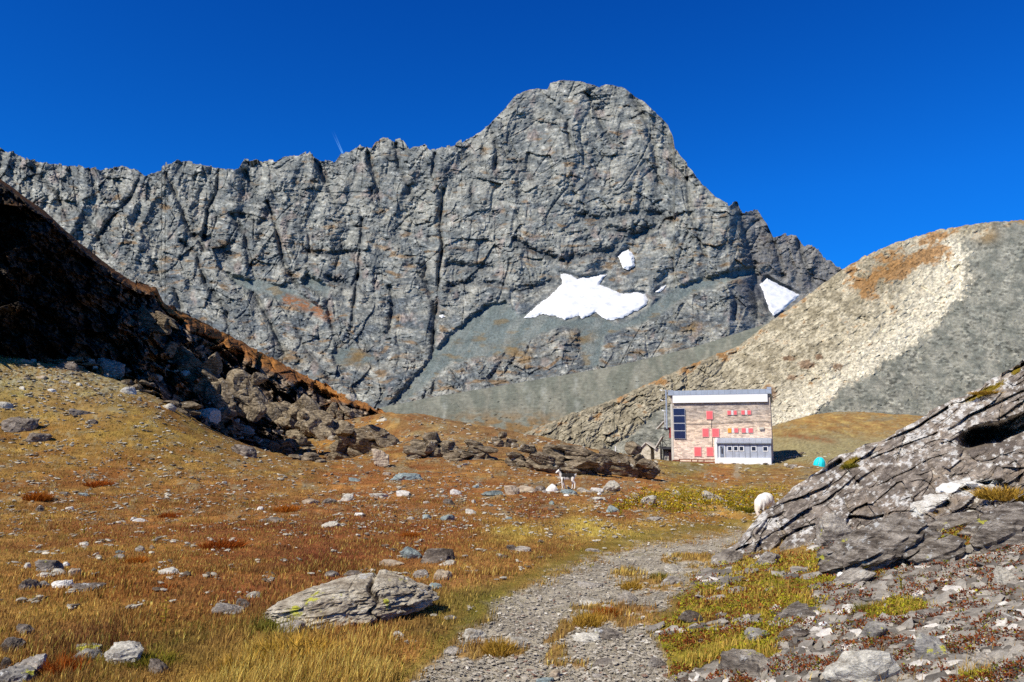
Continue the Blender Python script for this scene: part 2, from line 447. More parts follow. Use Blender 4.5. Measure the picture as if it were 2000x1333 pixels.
def build_snow():
    m, nt, b, _ = newmat('old_snow')
    n = pos_noise(nt, .05, 6); nt.links.new(ramp(nt, n, [(0.32, (.60, .61, .63)), (.55, (.80, .80, .80))]), b.inputs['Base Color'])
    n2 = pos_noise(nt, .3, 4); bump(nt, b, n2, .15, 1.0)
    labs = ['large white snowfield spread below the dark rock wall under the summit', 'small upright snow patch in the rocks just above the large snowfield',
            'snow tongue in the notch between the mountain and the right hill', 'narrow snow sliver on scree right of the large snowfield', 'tiny snow scrap at the foot of the dark gully']
    for poly, lab, fwd in zip(SNOW, labs, (-5, -10, -120, -6, -6)):
        p = np.array(poly, float); x0, y0 = p.min(0) - 8; x1, y1 = p.max(0) + 8
        st = max(.7, (x1 - x0) / 190)
        gx, gy = np.meshgrid(np.arange(x0, x1, st), np.arange(y0, y1, st * .8))
        sd = inpoly(gx, gy, poly) + 3.0 * fbm(gx / 11, gy / 8, None, 4, 81)
        Y = mountain_dist(gx, gy) + fwd + 10 * sst(6, -3, sd) + 1.5 * fbm(gx / 24, gy / 12, None, 3, 82)
        V = np.stack(at(gx, gy, Y), -1)
        Fa = grid_faces(*gx.shape)[:, ::-1]
        keep = (sd.ravel()[Fa] > -.4).all(1); Fa = Fa[keep]
        idx = np.unique(Fa); remap = np.zeros(gx.size, int); remap[idx] = np.arange(len(idx))
        o = link('snow_patch', mesh_np('snow_patch', V.reshape(-1, 3)[idx], remap[Fa], None, True, m))
        tag(o, lab, 'snow patch', 'snow patches on the mountain')

MOR = [(300,900),(500,852),(640,822),(740,797),(850,775),(1000,750),(1200,716),(1350,680),(1500,632),(1560,596),(1640,560),(1800,500)]
def build_moraine():
    nc, nr = 620, 200
    pxs = np.linspace(320, 1780, nc)
    top = ip(MOR, pxs) + 1.6 * fbm(pxs / 30, pxs * 0, None, 4, 90)
    v = np.linspace(0, 1, nr)[:, None]
    py = top[None] + (935 - top[None]) * v
    px = np.broadcast_to(pxs[None], py.shape).copy()
    crest = ip([(300,420),(740,560),(1200,640),(1500,760),(1800,900)], px)
    Y = crest * (1 - .5 * np.clip((py - ip(MOR, pxs)[None]) / (900 - ip(MOR, pxs)[None]), -.02, 1.2))
    wx = 14 * fbm(px / 60, py / 60, None, 3, 91)
    D = -3.5 * ridged((px + 1.6 * wx) / 85, py / 200, None, 3, 92) + 1.2 * facet(px / 6, py / 5, None, 93, 1.5) + 2.0 * fbm(px / 12, py / 12, None, 4, 94)
    x, y, z = at(px, py, Y + D * (.4 + .6 * sst(0, 30, py - top)))
    n = fbm((px + 1.5 * wx) / 24, py / 70, None, 4, 95, .6)
    c = mixc(C(114, 117, 105), C(136, 135, 121), sst(-.25, .35, n))
    for sx0, sx1 in ((1025, 1040), (1060, 1066), (880, 862), (1125, 1130), (1245, 1252)):
        d = np.abs(px + .4 * wx - (sx0 + (sx1 - sx0) * (py - 740) / 90))
        c = mixc(c, C(160, 162, 152), np.exp(-(d / 5) ** 2) * .6 * sst(0, 14, py - top) * sst(-.3, .3, fbm(px / 8, py / 14, None, 2, 96)))
    c = mixc(c, C(140, 106, 56), .8 * sst(790, 835, py) * sst(840, 930, px) * sst(1130, 1050, px) * sst(-.3, .15, fbm(px / 22, py / 12, None, 3, 97)))
    c *= (1 + .30 * fbm(px / 7, py / 4.5, None, 2, 98) + .2 * fbm(px / 30, py / 30, None, 2, 99))[..., None]
    back = [np.stack([x[:1], y[:1] + 60 * k, z[:1] - 34 * k], -1) for k in (2, 1)]
    V = np.concatenate(back + [np.stack([x, y, z], -1)], 0)
    me = mesh_np('moraine', V, grid_faces(nr + 2, nc)[:, ::-1], np.concatenate([c[:1]] * 2 + [c], 0), True, col_mat('moraine_gravel', .15, .9, .22, .7, .8))
    tag(link('moraine', me), kind='structure')

HILL = [(880,900),(1000,856),(1050,835),(1085,822),(1120,806),(1150,798),(1200,780),(1250,757),(1300,734),(1340,716),(1400,692),(1440,678),(1500,632),(1560,590),(1600,560),(1640,530),(1690,500),(1750,474),
        (1820,453),(1880,441),(1940,434),(2000,430),(2100,428),(2300,440),(2600,470)]
BAND = [(1880,468),(1893,500),(1895,540),(1880,575),(1840,622),(1790,665),(1720,715),(1650,762),(1590,805),(1560,830)]
def build_hill():
    nc, nr = 1250, 430
    pxs = np.linspace(930, 2300, nc)
    top = ip(HILL, pxs) + 2.6 * fbm(pxs / 26, pxs * 0, None, 4, 100) + 1.5 * facet(pxs / 8, pxs * 0, None, 101)
    v = np.linspace(0, 1, nr)[:, None]
    py = top[None] + (955 - top[None]) * v
    px = np.broadcast_to(pxs[None], py.shape).copy()
    crest = ip([(900,255),(1050,270),(1300,310),(1560,380),(1800,450),(2000,480),(2450,520)], px)
    base = ip([(900,225),(1050,232),(1200,222),(1350,205),(1600,195),(2000,200),(2450,220)], px)
    t = np.clip((880 - py) / (880 - top), -.3, 1)
    tops = ip(HILL, pxs)[None]; t = np.clip((880 - py) / (880 - tops), -.3, 1.02)
    Y = base + (crest - base) * np.sign(t) * np.abs(t) ** 1.15
    wx = 22 * fbm(px / 70, py / 70, None, 3, 102); wy = 22 * fbm(px / 70, py / 70, None, 3, 103)
    qx, qy = px + wx * .5, py + wy * .5
    bx = np.interp(py, [p[1] for p in BAND], [p[0] for p in BAND])      # scree lies right of this line
    sd = (px + wx * .35 - bx) * .72
    sd = sd + 12 * fbm(px / 16, py / 12, None, 4, 127, .65) + 14 * fbm(px / 60, py / 50, None, 2, 135)
    scree = sst(-9, 9, sd + 9 * facet(px / 7, py / 5, None, 136, .4)) * sst(455, 475, py + wy * .3 + .02 * (px - 1880)) + sst(1895, 1960, px + wx) * sst(475, 455, py)
    scree = np.clip(scree, 0, 1)
    fan = sst(-5, 6, inpoly(qx, qy, [(1420,770),(1420,915),(1130,915),(1195,872),(1240,840),(1300,792)]) + 6 * fbm(px / 12, py / 9, None, 3, 128)) 
    scree = np.maximum(scree, fan)
    cliff = sst(1460, 1380, px + .6 * (py - 700)) * (1 - scree)
    sl = px * .55 + py          # bedding falls to the left along the crest
    D = (1 - scree) * (-2.6 * ridged(qx / 60, qy / 60, None, 4, 104) - cliff * 5 * ridged((px + .35 * py + wx * .5) / 26, qy / 70, None, 4, 105)
        + (.7 + 1.6 * cliff) * facet((qx - .5 * qy) / 30, (qy + .5 * qx) / 16, None, 106, 1.5) + .55 * (1 + cliff) * facet((px - .5 * py) / 14, sl / 6, None, 107, 1.6) + .22 * facet((px - .5 * py) / 5.5, sl / 3, None, 108, 1.6) + 1.0 * fbm((px - .5 * py) / 14, sl / 6, None, 4, 109, .6) + (1.6 * (((sl + .5 * wx) / 30 + fbm(px / 60, py / 60, None, 2, 129)) % 1) ** 3 + 1.5 * np.exp(-(perlin(qx / 40, qy / 22, None, 130) / .05) ** 2)) * sst(-.1, .3, fbm(px / 70, py / 50, None, 2, 131)))
    D += scree * (.30 * facet(px / 5, py / 3.2, None, 110, 1.7) + .8 * facet(px / 11, py / 7, None, 111, 1.5) * sst(-.3, .4, fbm(px / 60, py / 60, None, 3, 112)) + 1.5 * fbm(px / 40, py / 40, None, 3, 113))
    for path, w, dp in (([(1850,515),(1862,535),(1872,522)], 4, 9), ([(1655,535),(1672,528),(1690,540)], 3, 7), ([(1400,695),(1440,690),(1475,700)], 4, 8), ([(1240,760),(1215,790),(1190,800)], 4, 6),
                        ([(1310,735),(1318,755),(1300,775)], 4, 6), ([(1800,560),(1835,585),(1862,580)], 3, 6), ([(1420,700),(1405,725),(1380,745)], 4, 6), ([(1340,730),(1345,760)], 3, 5)):
        D += .5 * dp * np.exp(-(segdist(px + .2 * wx, py + .2 * wy, path) / w) ** 2)
    x, y, z = at(px, py, Y + D * sst(0, 12, py - top + 3))
    n1 = fbm(qx / 40, qy / 26, None, 4, 120); n2 = fbm((px - .6 * py) / 14, (sl) / 7, None, 4, 121, .62); n4 = fbm(px / 4.6, py / 3.4, None, 2, 122)
    c = mixc(C(148, 138, 114), C(194, 184, 158), sst(-.3, .3, n1 + .6 * n2))
    c = mixc(c, C(136, 128, 108), cliff * .45)
    pale = sst(120, 10, -sd + 30 * n1) * (1 - scree) * sst(450, 480, py)
    c = mixc(c, C(228, 219, 194), pale * .8)
    c = mixc(c, C(150, 106, 52), .85 * sst(.05, .35, n1 * .7 + n2 * .5 - .16 + .22 * sst(26, 8, py - top) + .62 * np.exp(-(segdist(qx, qy, [(1690,560),(1760,515),(1830,490)]) / 26) ** 2)))
    for gx, gy, rx, ry in ((1575, 712, 16, 9), (1634, 716, 11, 7), (1548, 738, 10, 6), (1505, 770, 14, 18), (1600, 698, 8, 4), (1540, 700, 14, 5)):
        c = mixc(c, C(112, 76, 48), .7 * sst(1.5, .5, ((px + .3 * wx - gx) / rx) ** 2 + ((py + .3 * wy - gy) / ry) ** 2 + 1.8 * n2))
    c = mixc(c, C(112, 98, 76), sst(.22, .5, n2) * .55)
    c *= (1 + .5 * n2 + .55 * n4 + .3 * facet((px - .4 * py) / 8, sl / 4.5, None, 137, .5))[..., None]
    cs = mixc(C(120, 121, 110), C(148, 146, 132), sst(-.3, .3, fbm(px / 30, py / 22, None, 4, 123)))
    cs = mixc(cs, C(150, 116, 62), .85 * np.exp(-(((px - 1925) / 22) ** 2 + ((py - 458) / 16) ** 2)) + .7 * sst(14, 5, py - top) * sst(1840, 1890, px) * sst(-.1, .2, n1))
    sp = facet(px / 5.5, py / 3.4, None, 125, .3); blk = facet(px / 9, py / 5.5, None, 132, .2); cs = mixc(cs, C(168, 164, 148), .7 * sst(.42, .5, blk) * sst(-.1, .3, fbm(px / 50, py / 40, None, 3, 133))); cs = mixc(cs, C(66, 66, 58), .7 * sst(-.44, -.52, blk) * sst(-.1, .3, fbm(px / 50, py / 40, None, 3, 134))); cs *= (1 + .8 * sp * sst(-.3, .3, fbm(px / 40, py / 30, None, 3, 126)) + .35 * fbm(px / 9, py / 5, None, 2, 124) + .2 * n1)[..., None]
    c = mixc(c, cs, scree)
    back = [np.stack([x[:1] , y[:1] + 50 * k, z[:1] - 12 * k * k - 4 * k], -1) for k in (3, 2, 1)]
    V = np.concatenate(back + [np.stack([x, y, z], -1)], 0)
    me = mesh_np('hill', V, grid_faces(nr + 3, nc)[:, ::-1], np.concatenate([c[:1]] * 3 + [c], 0), True, col_mat('hill_rock', .3, 1.4, .28, .9, .5))
    tag(link('hill', me), kind='structure')

def build_valley():
    r = np.array([200, 400, 800, 1600, 3200, 6500, 13000.]); a = np.linspace(-1.5, 1.5, 60)
    R, A = np.meshgrid(r, a, indexing='ij')
    V = np.stack([R * np.sin(A), R * np.cos(A), -70 + 0 * R + 6 * np.sin(A * 9)], -1)
    c = np.broadcast_to(C(116, 116, 100), V.shape)
    tag(link('valley_floor', mesh_np('valley_floor', V, grid_faces(len(r), len(a)), c, True, col_mat('valley_gravel', .05, .4, .3))), kind='structure')

def build_contrail():
    m = bpy.data.materials.new('contrail_ice'); m.use_nodes = True; nt = m.node_tree; nt.nodes.clear()
    out = nd(nt, 'ShaderNodeOutputMaterial'); mx = nd(nt, 'ShaderNodeMixShader'); tr = nd(nt, 'ShaderNodeBsdfTransparent'); df = nd(nt, 'ShaderNodeBsdfTranslucent')
    df.inputs[0].default_value = (.25, .6, 1, 1)
    a = nd(nt, 'ShaderNodeAttribute', attribute_name='Col')
    d2 = nd(nt, 'ShaderNodeBsdfDiffuse'); d2.inputs[0].default_value = (.25, .6, 1, 1)
    ad = nd(nt, 'ShaderNodeAddShader'); nt.links.new(df.outputs[0], ad.inputs[0]); nt.links.new(d2.outputs[0], ad.inputs[1])
    nt.links.new(a.outputs['Color'], mx.inputs[0]); nt.links.new(tr.outputs[0], mx.inputs[1]); nt.links.new(ad.outputs[0], mx.inputs[2]); nt.links.new(mx.outputs[0], out.inputs[0])
    for (x0, y0, x1, y1, w, lab) in ((647, 256, 668, 300, 1.1, 'left and sharper of the two faint contrails above the ridge'), (651, 254, 670, 300, 1.5, 'right and softer of the two faint contrails above the ridge')):
        n = 24; V = []; cc = []
        for i in range(n + 1):
            t = i / n; px, py = x0 + (x1 - x0) * t, y0 + (y1 - y0) * t
            for k in (-1, -.35, .35, 1):
                V.append(at(px + k * w, py, 14000.0 - 1500 * (1 - t))); cc.append([(0 if abs(k) == 1 else .42) * t ** 1.6] * 3)
        o = link('contrail', mesh_np('contrail', V, grid_faces(n + 1, 4), cc, True, m))
        tag(o, lab, 'contrail', 'pair of contrails')
# ================================================================== NEAR TERRAIN
# control points: photo position and forward distance in metres
GC = [(-500,1333,5.0),(0,1333,5.2),(500,1333,5.2),(1000,1333,5.2),(1400,1333,4.7),(1700,1333,4.1),(2000,1333,3.6),(2400,1333,3.0),(-900,1333,4.6),(2800,1333,2.6),
 (-500,1200,6.9),(0,1200,7.1),(500,1200,7.1),(1000,1200,7.1),(1400,1200,6.5),(1700,1200,5.9),(2000,1200,4.9),(2400,1200,4.0),
 (-500,1100,9.4),(0,1100,9.8),(500,1100,9.8),(1000,1100,9.8),(1400,1100,9.7),(1650,1060,9.6),(1700,1100,8.2),(2000,1050,7.9),(2000,950,10.8),(2400,950,8.0),(1850,990,10.6),
 (0,1000,18),(500,1000,17.5),(1000,1000,17.5),(1250,1000,18.5),(1490,1008,21.5),(1600,1040,17),(2000,920,21),(2400,800,19),(1800,960,22),
 (-500,960,17),(0,850,30),(400,850,36),(0,720,38),(-500,640,32),(750,872,52),(750,812,72),(750,930,30),(1000,940,28),(1000,870,56),(1000,848,68),(870,830,70),
 (1250,962,26),(1250,938,36),(1240,896,52),(1320,932,46),(1320,912,75),(1450,943,46),(1450,907,108),(1600,930,60),(1600,905,100),(1700,900,80),(2000,880,60),(2400,800,60),
 (1380,905,112),(1500,904,112),(1300,908,112),(1220,915,112),(1300,905,150),
 (1500,835,150),(1700,852,140),(1600,808,192),(1760,812,196),(2000,830,200),(2400,830,230),(1450,880,150),(1380,890,190),(1380,880,240),(1700,815,240),
 (330,790,40),(400,842,39),(500,884,38),(500,884,50),(600,898,44),(600,900,62),(690,898,50),(690,896,64),(400,842,52),(1240,894,60),(1240,896,110),(1290,908,62),(1290,906,108),(1180,884,56),(600,905,115),(900,905,115),(1050,905,112),(600,960,240),(1000,930,240),(200,700,80),(0,600,120),(-500,560,60),
 (0,1600,3.4),(1000,1600,3.4),(2000,1700,2.3),(2600,1800,2.0),(-600,1600,3.3)]
_gp = np.array(GC, float)
_x, _y, _z = at(_gp[:, 0], _gp[:, 1], _gp[:, 2])
_P = np.stack([_x / _y * 1.6, np.log(_y)], 1); _E = (_z - EYE) / _y
def _phi(d2): return .5 * d2 * np.log(d2 + 1e-12)
_n = len(_P)
_A = np.zeros((_n + 3, _n + 3))
_A[:_n, :_n] = _phi(((_P[:, None] - _P[None]) ** 2).sum(-1)) + np.eye(_n) * 2e-3
_A[:_n, _n] = 1; _A[:_n, _n + 1:] = _P; _A[_n, :_n] = 1; _A[_n + 1:, :_n] = _P.T
_w = np.linalg.solve(_A, np.concatenate([_E, np.zeros(3)]))
_pg, _qg = np.linspace(-1.15, 1.15, 421) * 1.6, np.linspace(math.log(1.5), math.log(300), 561)
_EG = _w[_n] + _w[_n + 1] * _pg[None, :] + _w[_n + 2] * _qg[:, None]
for _i in range(_n): _EG = _EG + _w[_i] * _phi((_pg[None, :] - _P[_i, 0]) ** 2 + (_qg[:, None] - _P[_i, 1]) ** 2)
def ground0(x, y):
    x = np.asarray(x, float); y = np.asarray(y, float)
    p = np.clip((np.clip(x / y, -1.149, 1.149) * 1.6 - _pg[0]) / (_pg[1] - _pg[0]), 0, 419.999)
    q = np.clip((np.log(np.maximum(y, 1.5)) - _qg[0]) / (_qg[1] - _qg[0]), 0, 559.999)
    i, j = p.astype(int), q.astype(int); f, g = p - i, q - j
    e = (_EG[j, i] * (1 - f) + _EG[j, i + 1] * f) * (1 - g) + (_EG[j + 1, i] * (1 - f) + _EG[j + 1, i + 1] * f) * g
    return EYE + y * e

PATH = [(770,1400),(800,1333),(880,1265),(945,1205),(1000,1160),(1075,1125),(1135,1100),(1190,1082),(1260,1064),(1340,1054),(1400,1045),(1440,1035),(1478,1040),(1440,1062),(1400,1085),(1385,1110),(1350,1140),(1310,1170),(1283,1200),(1268,1235),(1290,1270),(1310,1333),(1330,1400)]
PATH2 = [(1431,930),(1440,936),(1446,930),(1444,918),(1448,908),(1438,905),(1434,914),(1436,921)]

def right_slope(px, py):      # stony slope on the right of the path
    return np.maximum(inpoly(px, py, [(1310,1420),(1300,1300),(1275,1230),(1330,1165),(1400,1105),(1500,1085),(1650,1050),(1780,990),(2000,890),(2700,700),(2700,1420)]), -1e9)

def bumps(x, y):
    r = np.hypot(x, y)
    return (.05 * fbm(x / 1.1, y / 1.1, None, 3, 201) + .018 * fbm(x / .22, y / .22, None, 3, 202)) * np.clip(r / 14, .7, 2) + .16 * fbm(x / 5, y / 5, None, 3, 203) * sst(9, 25, r)

def ground(x, y):
    x = np.asarray(x, float); y = np.asarray(y, float)
    return ground0(x, y) + bumps(x, y)

GCOL = [  # photo position, colour of the turf there
 (0,760,(150,120,62)),(200,760,(150,118,66)),(100,860,(150,108,44)),(300,850,(150,112,40)),(500,900,(146,104,44)),(200,950,(146,96,40)),(450,960,(140,86,36)),(700,940,(150,88,36)),
 (900,960,(152,92,38)),(700,1000,(140,78,34)),(0,1040,(152,100,40)),(250,1040,(148,88,34)),(450,1060,(142,76,30)),(600,1060,(128,60,28)),(800,1060,(140,72,30)),(640,1090,(122,52,26)),(900,1040,(150,84,34)),
 (1050,1000,(132,66,32)),(1150,1030,(178,140,52)),(1000,1045,(176,140,50)),(1300,1030,(180,134,58)),(1400,1005,(172,116,48)),(1200,1000,(140,76,36)),(100,1110,(160,108,44)),(300,1130,(160,104,38)),(450,1130,(146,84,32)),
 (150,1180,(160,112,40)),(300,1200,(150,96,34)),(480,1160,(136,70,30)),(200,1250,(124,72,40)),(350,1250,(120,92,34)),(450,1300,(178,140,52)),(600,1280,(170,120,44)),(700,1220,(150,90,36)),(800,1280,(182,134,66)),
 (900,1120,(158,96,46)),(1000,1100,(150,92,42)),(930,1180,(128,110,44)),(850,1230,(134,108,48)),(1080,1080,(150,104,50)),(1350,960,(150,118,36)),(1450,975,(140,112,30)),(1250,950,(168,104,44)),(1400,930,(172,104,44)),
 (1500,930,(150,104,52)),(1350,912,(138,118,62)),(1480,912,(140,118,66)),(1600,870,(140,118,78)),(1600,820,(164,124,66)),(1700,830,(162,124,70)),(850,850,(142,104,64)),(1000,860,(142,100,58)),(1200,880,(142,98,54)),(1150,930,(148,98,50)),
 (700,870,(140,92,38)),(600,900,(142,98,42))]
def turf_color(px, py):
    g = np.array([(a, b) for a, b, _ in GCOL], float); cc = np.array([C(*c) for _, _, c in GCOL])
    num = np.zeros(px.shape + (3,)); den = np.zeros(px.shape)
    for (gx, gy), c in zip(g, cc):
        w = 1 / (((px - gx) / 1.9) ** 2 + ((py - gy) * 1.15) ** 2 + 120) ** 1.5
        num += w[..., None] * c; den += w
    c = num / den[..., None]; lum = c.mean(-1, keepdims=True)
    return c * .80 + lum * np.array([1.12, .98, .72]) * .20

def masks(x, y, px, py):
    w1 = fbm(x / .8, y / .8, None, 4, 210); w2 = fbm(x / .18, y / .18, None, 3, 211)
    sc = 22 * sst(4, 9, np.abs(y)) + 12
    path = sst(-16, 14, inpoly(px + sc * w1, py + .4 * sc * w1 + 7 * w2, PATH) + 10 * w2)
    for gx, gy, rx, ry in ((1190,1205,75,24),(1090,1245,22,40),(1270,1140,55,12),(960,1268,70,12),(1150,1185,35,12),(1350,1090,55,10),(1230,1118,40,9),(1100,1300,50,8)):   # turf islands in the path
        path = path * (1 - .9 * sst(1.3, .5, ((px + 60 * w1 - gx - .3 * (gy - py)) / rx) ** 2 + ((py + 16 * w2 + 12 * w1 - gy) / ry) ** 2 + 2.2 * w1 + 1.6 * w2))
    path = np.maximum(path, .49 * sst(-4, 3, inpoly(px + 3 * w2, py, PATH2) + 2 * w2) * (y > 40))
    rs = sst(-20, 30, right_slope(px, py) + 40 * w1) * (y < 26)
    moss = np.zeros_like(px)
    for gx, gy, rx, ry in ((1400,1190,130,60),(1330,1265,60,48),(1560,1105,140,28),(1500,1160,120,45),(1750,1190,60,18),(1920,1050,70,25),(1905,1330,40,18),(1890,960,60,30),(1440,1240,110,50)):
        moss = np.maximum(moss, sst(1.25, .75, ((px - gx) / rx) ** 2 + ((py - gy) / ry) ** 2 + 2.4 * w1 + 1.3 * w2))
    moss *= rs
    stony = rs * (1 - moss)
    return path, rs, moss, stony, w1, w2

def ground_color(x, y, px, py):
    path, rs, moss, stony, w1, w2 = masks(x, y, px, py)
    far = np.abs(y)
    c = turf_color(px, py)
    n3 = fbm(x / 2.6, y / 2.6, None, 4, 212); n4 = fbm(px / 26, py / 7, None, 4, 213, .6); n5 = fbm(px / 5, py / 2.2, None, 3, 214)
    c = mixc(c, c * np.array([.80, .66, .62]), sst(-.05, .4, n3 + .3 * n4))
    c = mixc(c, c * np.array([1.22, 1.35, 1.25]), sst(.02, .4, -n3 + .5 * n4))
    c = c * (1 + .5 * n4 + .42 * n5)[..., None]
    # thin stony earth among the far turf
    st = sst(.12, .34, fbm(px / 40, py / 14, None, 4, 215) * .8 + .5 * n5 + .02) * sst(10, 20, far) * .7
    c = mixc(c, C(132, 120, 98) * (1 + .6 * n5)[..., None], st)
    st2 = sst(-10, 40, inpoly(px, py, [(-200,700),(330,690),(430,770),(330,780),(-200,770)]) + 30 * n4) * sst(-.2, .2, n5 + .3 * n4) * (far > 20)
    c = mixc(c, C(158, 150, 130) * (1 + .5 * n5)[..., None], st2 * .8)
    mound = sst(-10, 10, inpoly(px, py, [(1500,800),(1800,800),(1800,900),(1500,905)])) * (far > 70)
    m2 = sst(838, 868, py + 26 * n4) * mound
    c = mixc(c, C(146, 134, 104) * (1 + .6 * n5)[..., None], m2 * .8)
    c = mixc(c, C(128, 76, 44), mound * np.exp(-(((py - 858 - (px - 1590) * .13) / 5) ** 2)) * sst(1510, 1540, px) * sst(1650, 1610, px) * sst(-.4, .1, n5) * .8)
    dirt = mixc(C(126, 115, 102), C(84, 74, 64), sst(-.3, .4, w1 + w2)); dirt = dirt * (1 + .3 * w2 + .2 * n5)[..., None]
    c = mixc(c, mixc(dirt, C(98, 64, 40), .35 * sst(-.2, .3, w1)), stony)
    c = mixc(c, mixc(C(138, 126, 46), C(118, 76, 42), sst(-.15, .15, w1 + .4 * w2)), moss * .9)
    pc = mixc(C(160, 150, 132), C(186, 176, 156), sst(-.3, .3, w1 + .5 * w2)) * (1 + .3 * w2)[..., None]
    pc = mixc(pc, C(128, 116, 70), .5 * sst(.1, .5, w1 - .3 * w2))
    c = mixc(c, pc, path)
    edge = np.exp(-((inpoly(px, py, PATH) + 16) / 16) ** 2) * (far < 20) * (1 - rs)
    c = mixc(c, C(112, 104, 40), .6 * edge * (1 - path))
    grass = (1 - path) * (1 - stony); return c * (1 + grass[..., None] * np.array([.10, .15, .02])), path, rs, moss, stony

GA, GL = np.linspace(-1.12, 1.12, 980), np.linspace(math.log(2.0), math.log(262), 660)
def build_ground():
    A, Ln = np.meshgrid(GA, GL)
    y = np.exp(Ln); x = A * y
    z0 = ground0(x, y); z = z0 + bumps(x, y)
    px, py = proj(x, y, z0)
    c, path, rs, moss, stony = ground_color(x, y, px, py)
    w_ = fbm(x / .5, y / .5, None, 3, 219)
    z = z + stony * (.014 * facet(x / .30 + .4 * w_, y / .20, None, 220, 1.0) + .018 * fbm(x / .16, y / .12, None, 4, 221)) - .02 * path
    z = z + sst(60, 80, y) * (.3 * fbm(x / 9, y / 14, None, 4, 222) + .12 * facet(x / 1.6, y / 3, None, 223))
    V = np.stack([x, y, z], -1); Fa = grid_faces(len(GL), len(GA))
    me = mesh_np('meadow', V, Fa, c, True, col_mat('turf', 2.2, 22.0, .35, .9, .03))
    tag(link('meadow', me), kind='structure')
    # the path lies a few millimetres above as a sheet of its own
    kp = (path.ravel()[Fa] > .5).all(1); Fp = Fa[kp]
    idx = np.unique(Fp); rm = np.zeros(V.size // 3, int); rm[idx] = np.arange(len(idx))
    Vp = V.reshape(-1, 3)[idx] + [0, 0, .006]
    me = mesh_np('path', Vp, rm[Fp], c.reshape(-1, 3)[idx], True, col_mat('path_gravel', 9.0, 55.0, .38, 1.0, .02))
    tag(link('path', me), kind='structure')
    return z

# ------------------------------------------------------------------ hillside on the left
HTOP = [(-600,560),(-350,420),(-150,345),(-60,338),(0,350),(50,385),(100,424),(150,470),(200,510),(250,545),(305,563),(320,592),(360,612),(400,632),(450,656),(500,682),(560,716),(600,735),(650,760),(700,782),(740,800),(800,822),(860,835),(920,842)]
HBOT = [(-600,790),(0,745),(200,735),(300,790),(400,860),(500,910),(600,925),(700,925),(800,890),(920,866)]
HGAP = [(-600,10),(0,10),(200,12),(300,22),(400,38),(500,42),(600,32),(700,22),(780,14),(920,10)]
def hill_base_Y(px):
    return 31.4 / (.3 - .7 * np.clip((px - CX) / F * 1.0, -1.2, -.045))
def hillside_field(px, py):
    top = ip(HTOP, px); bot = ip(HBOT, px); gap = ip(HGAP, px)
    Yb = hill_base_Y(px)
    ct = top + gap
    t = (py - ct) / np.maximum(bot - ct, 8)         # 0 at the cliff top, 1 at its foot
    up = np.clip((ct - py) / gap, 0, 1)
    k = ip([(-600,.08),(0,.09),(130,.12),(230,.24),(320,.40),(430,.50),(520,.48),(600,.40),(700,.24),(760,.12),(920,.03)], px)
    Y = Yb * (1 + k * np.clip(1 - t, 0, 1)) - Yb * .02 * np.clip(t - .8, 0, 1)
    Y = Y + up * ip([(-600,6),(0,7),(300,6),(600,6),(920,4)], px)
    return Y, t, up

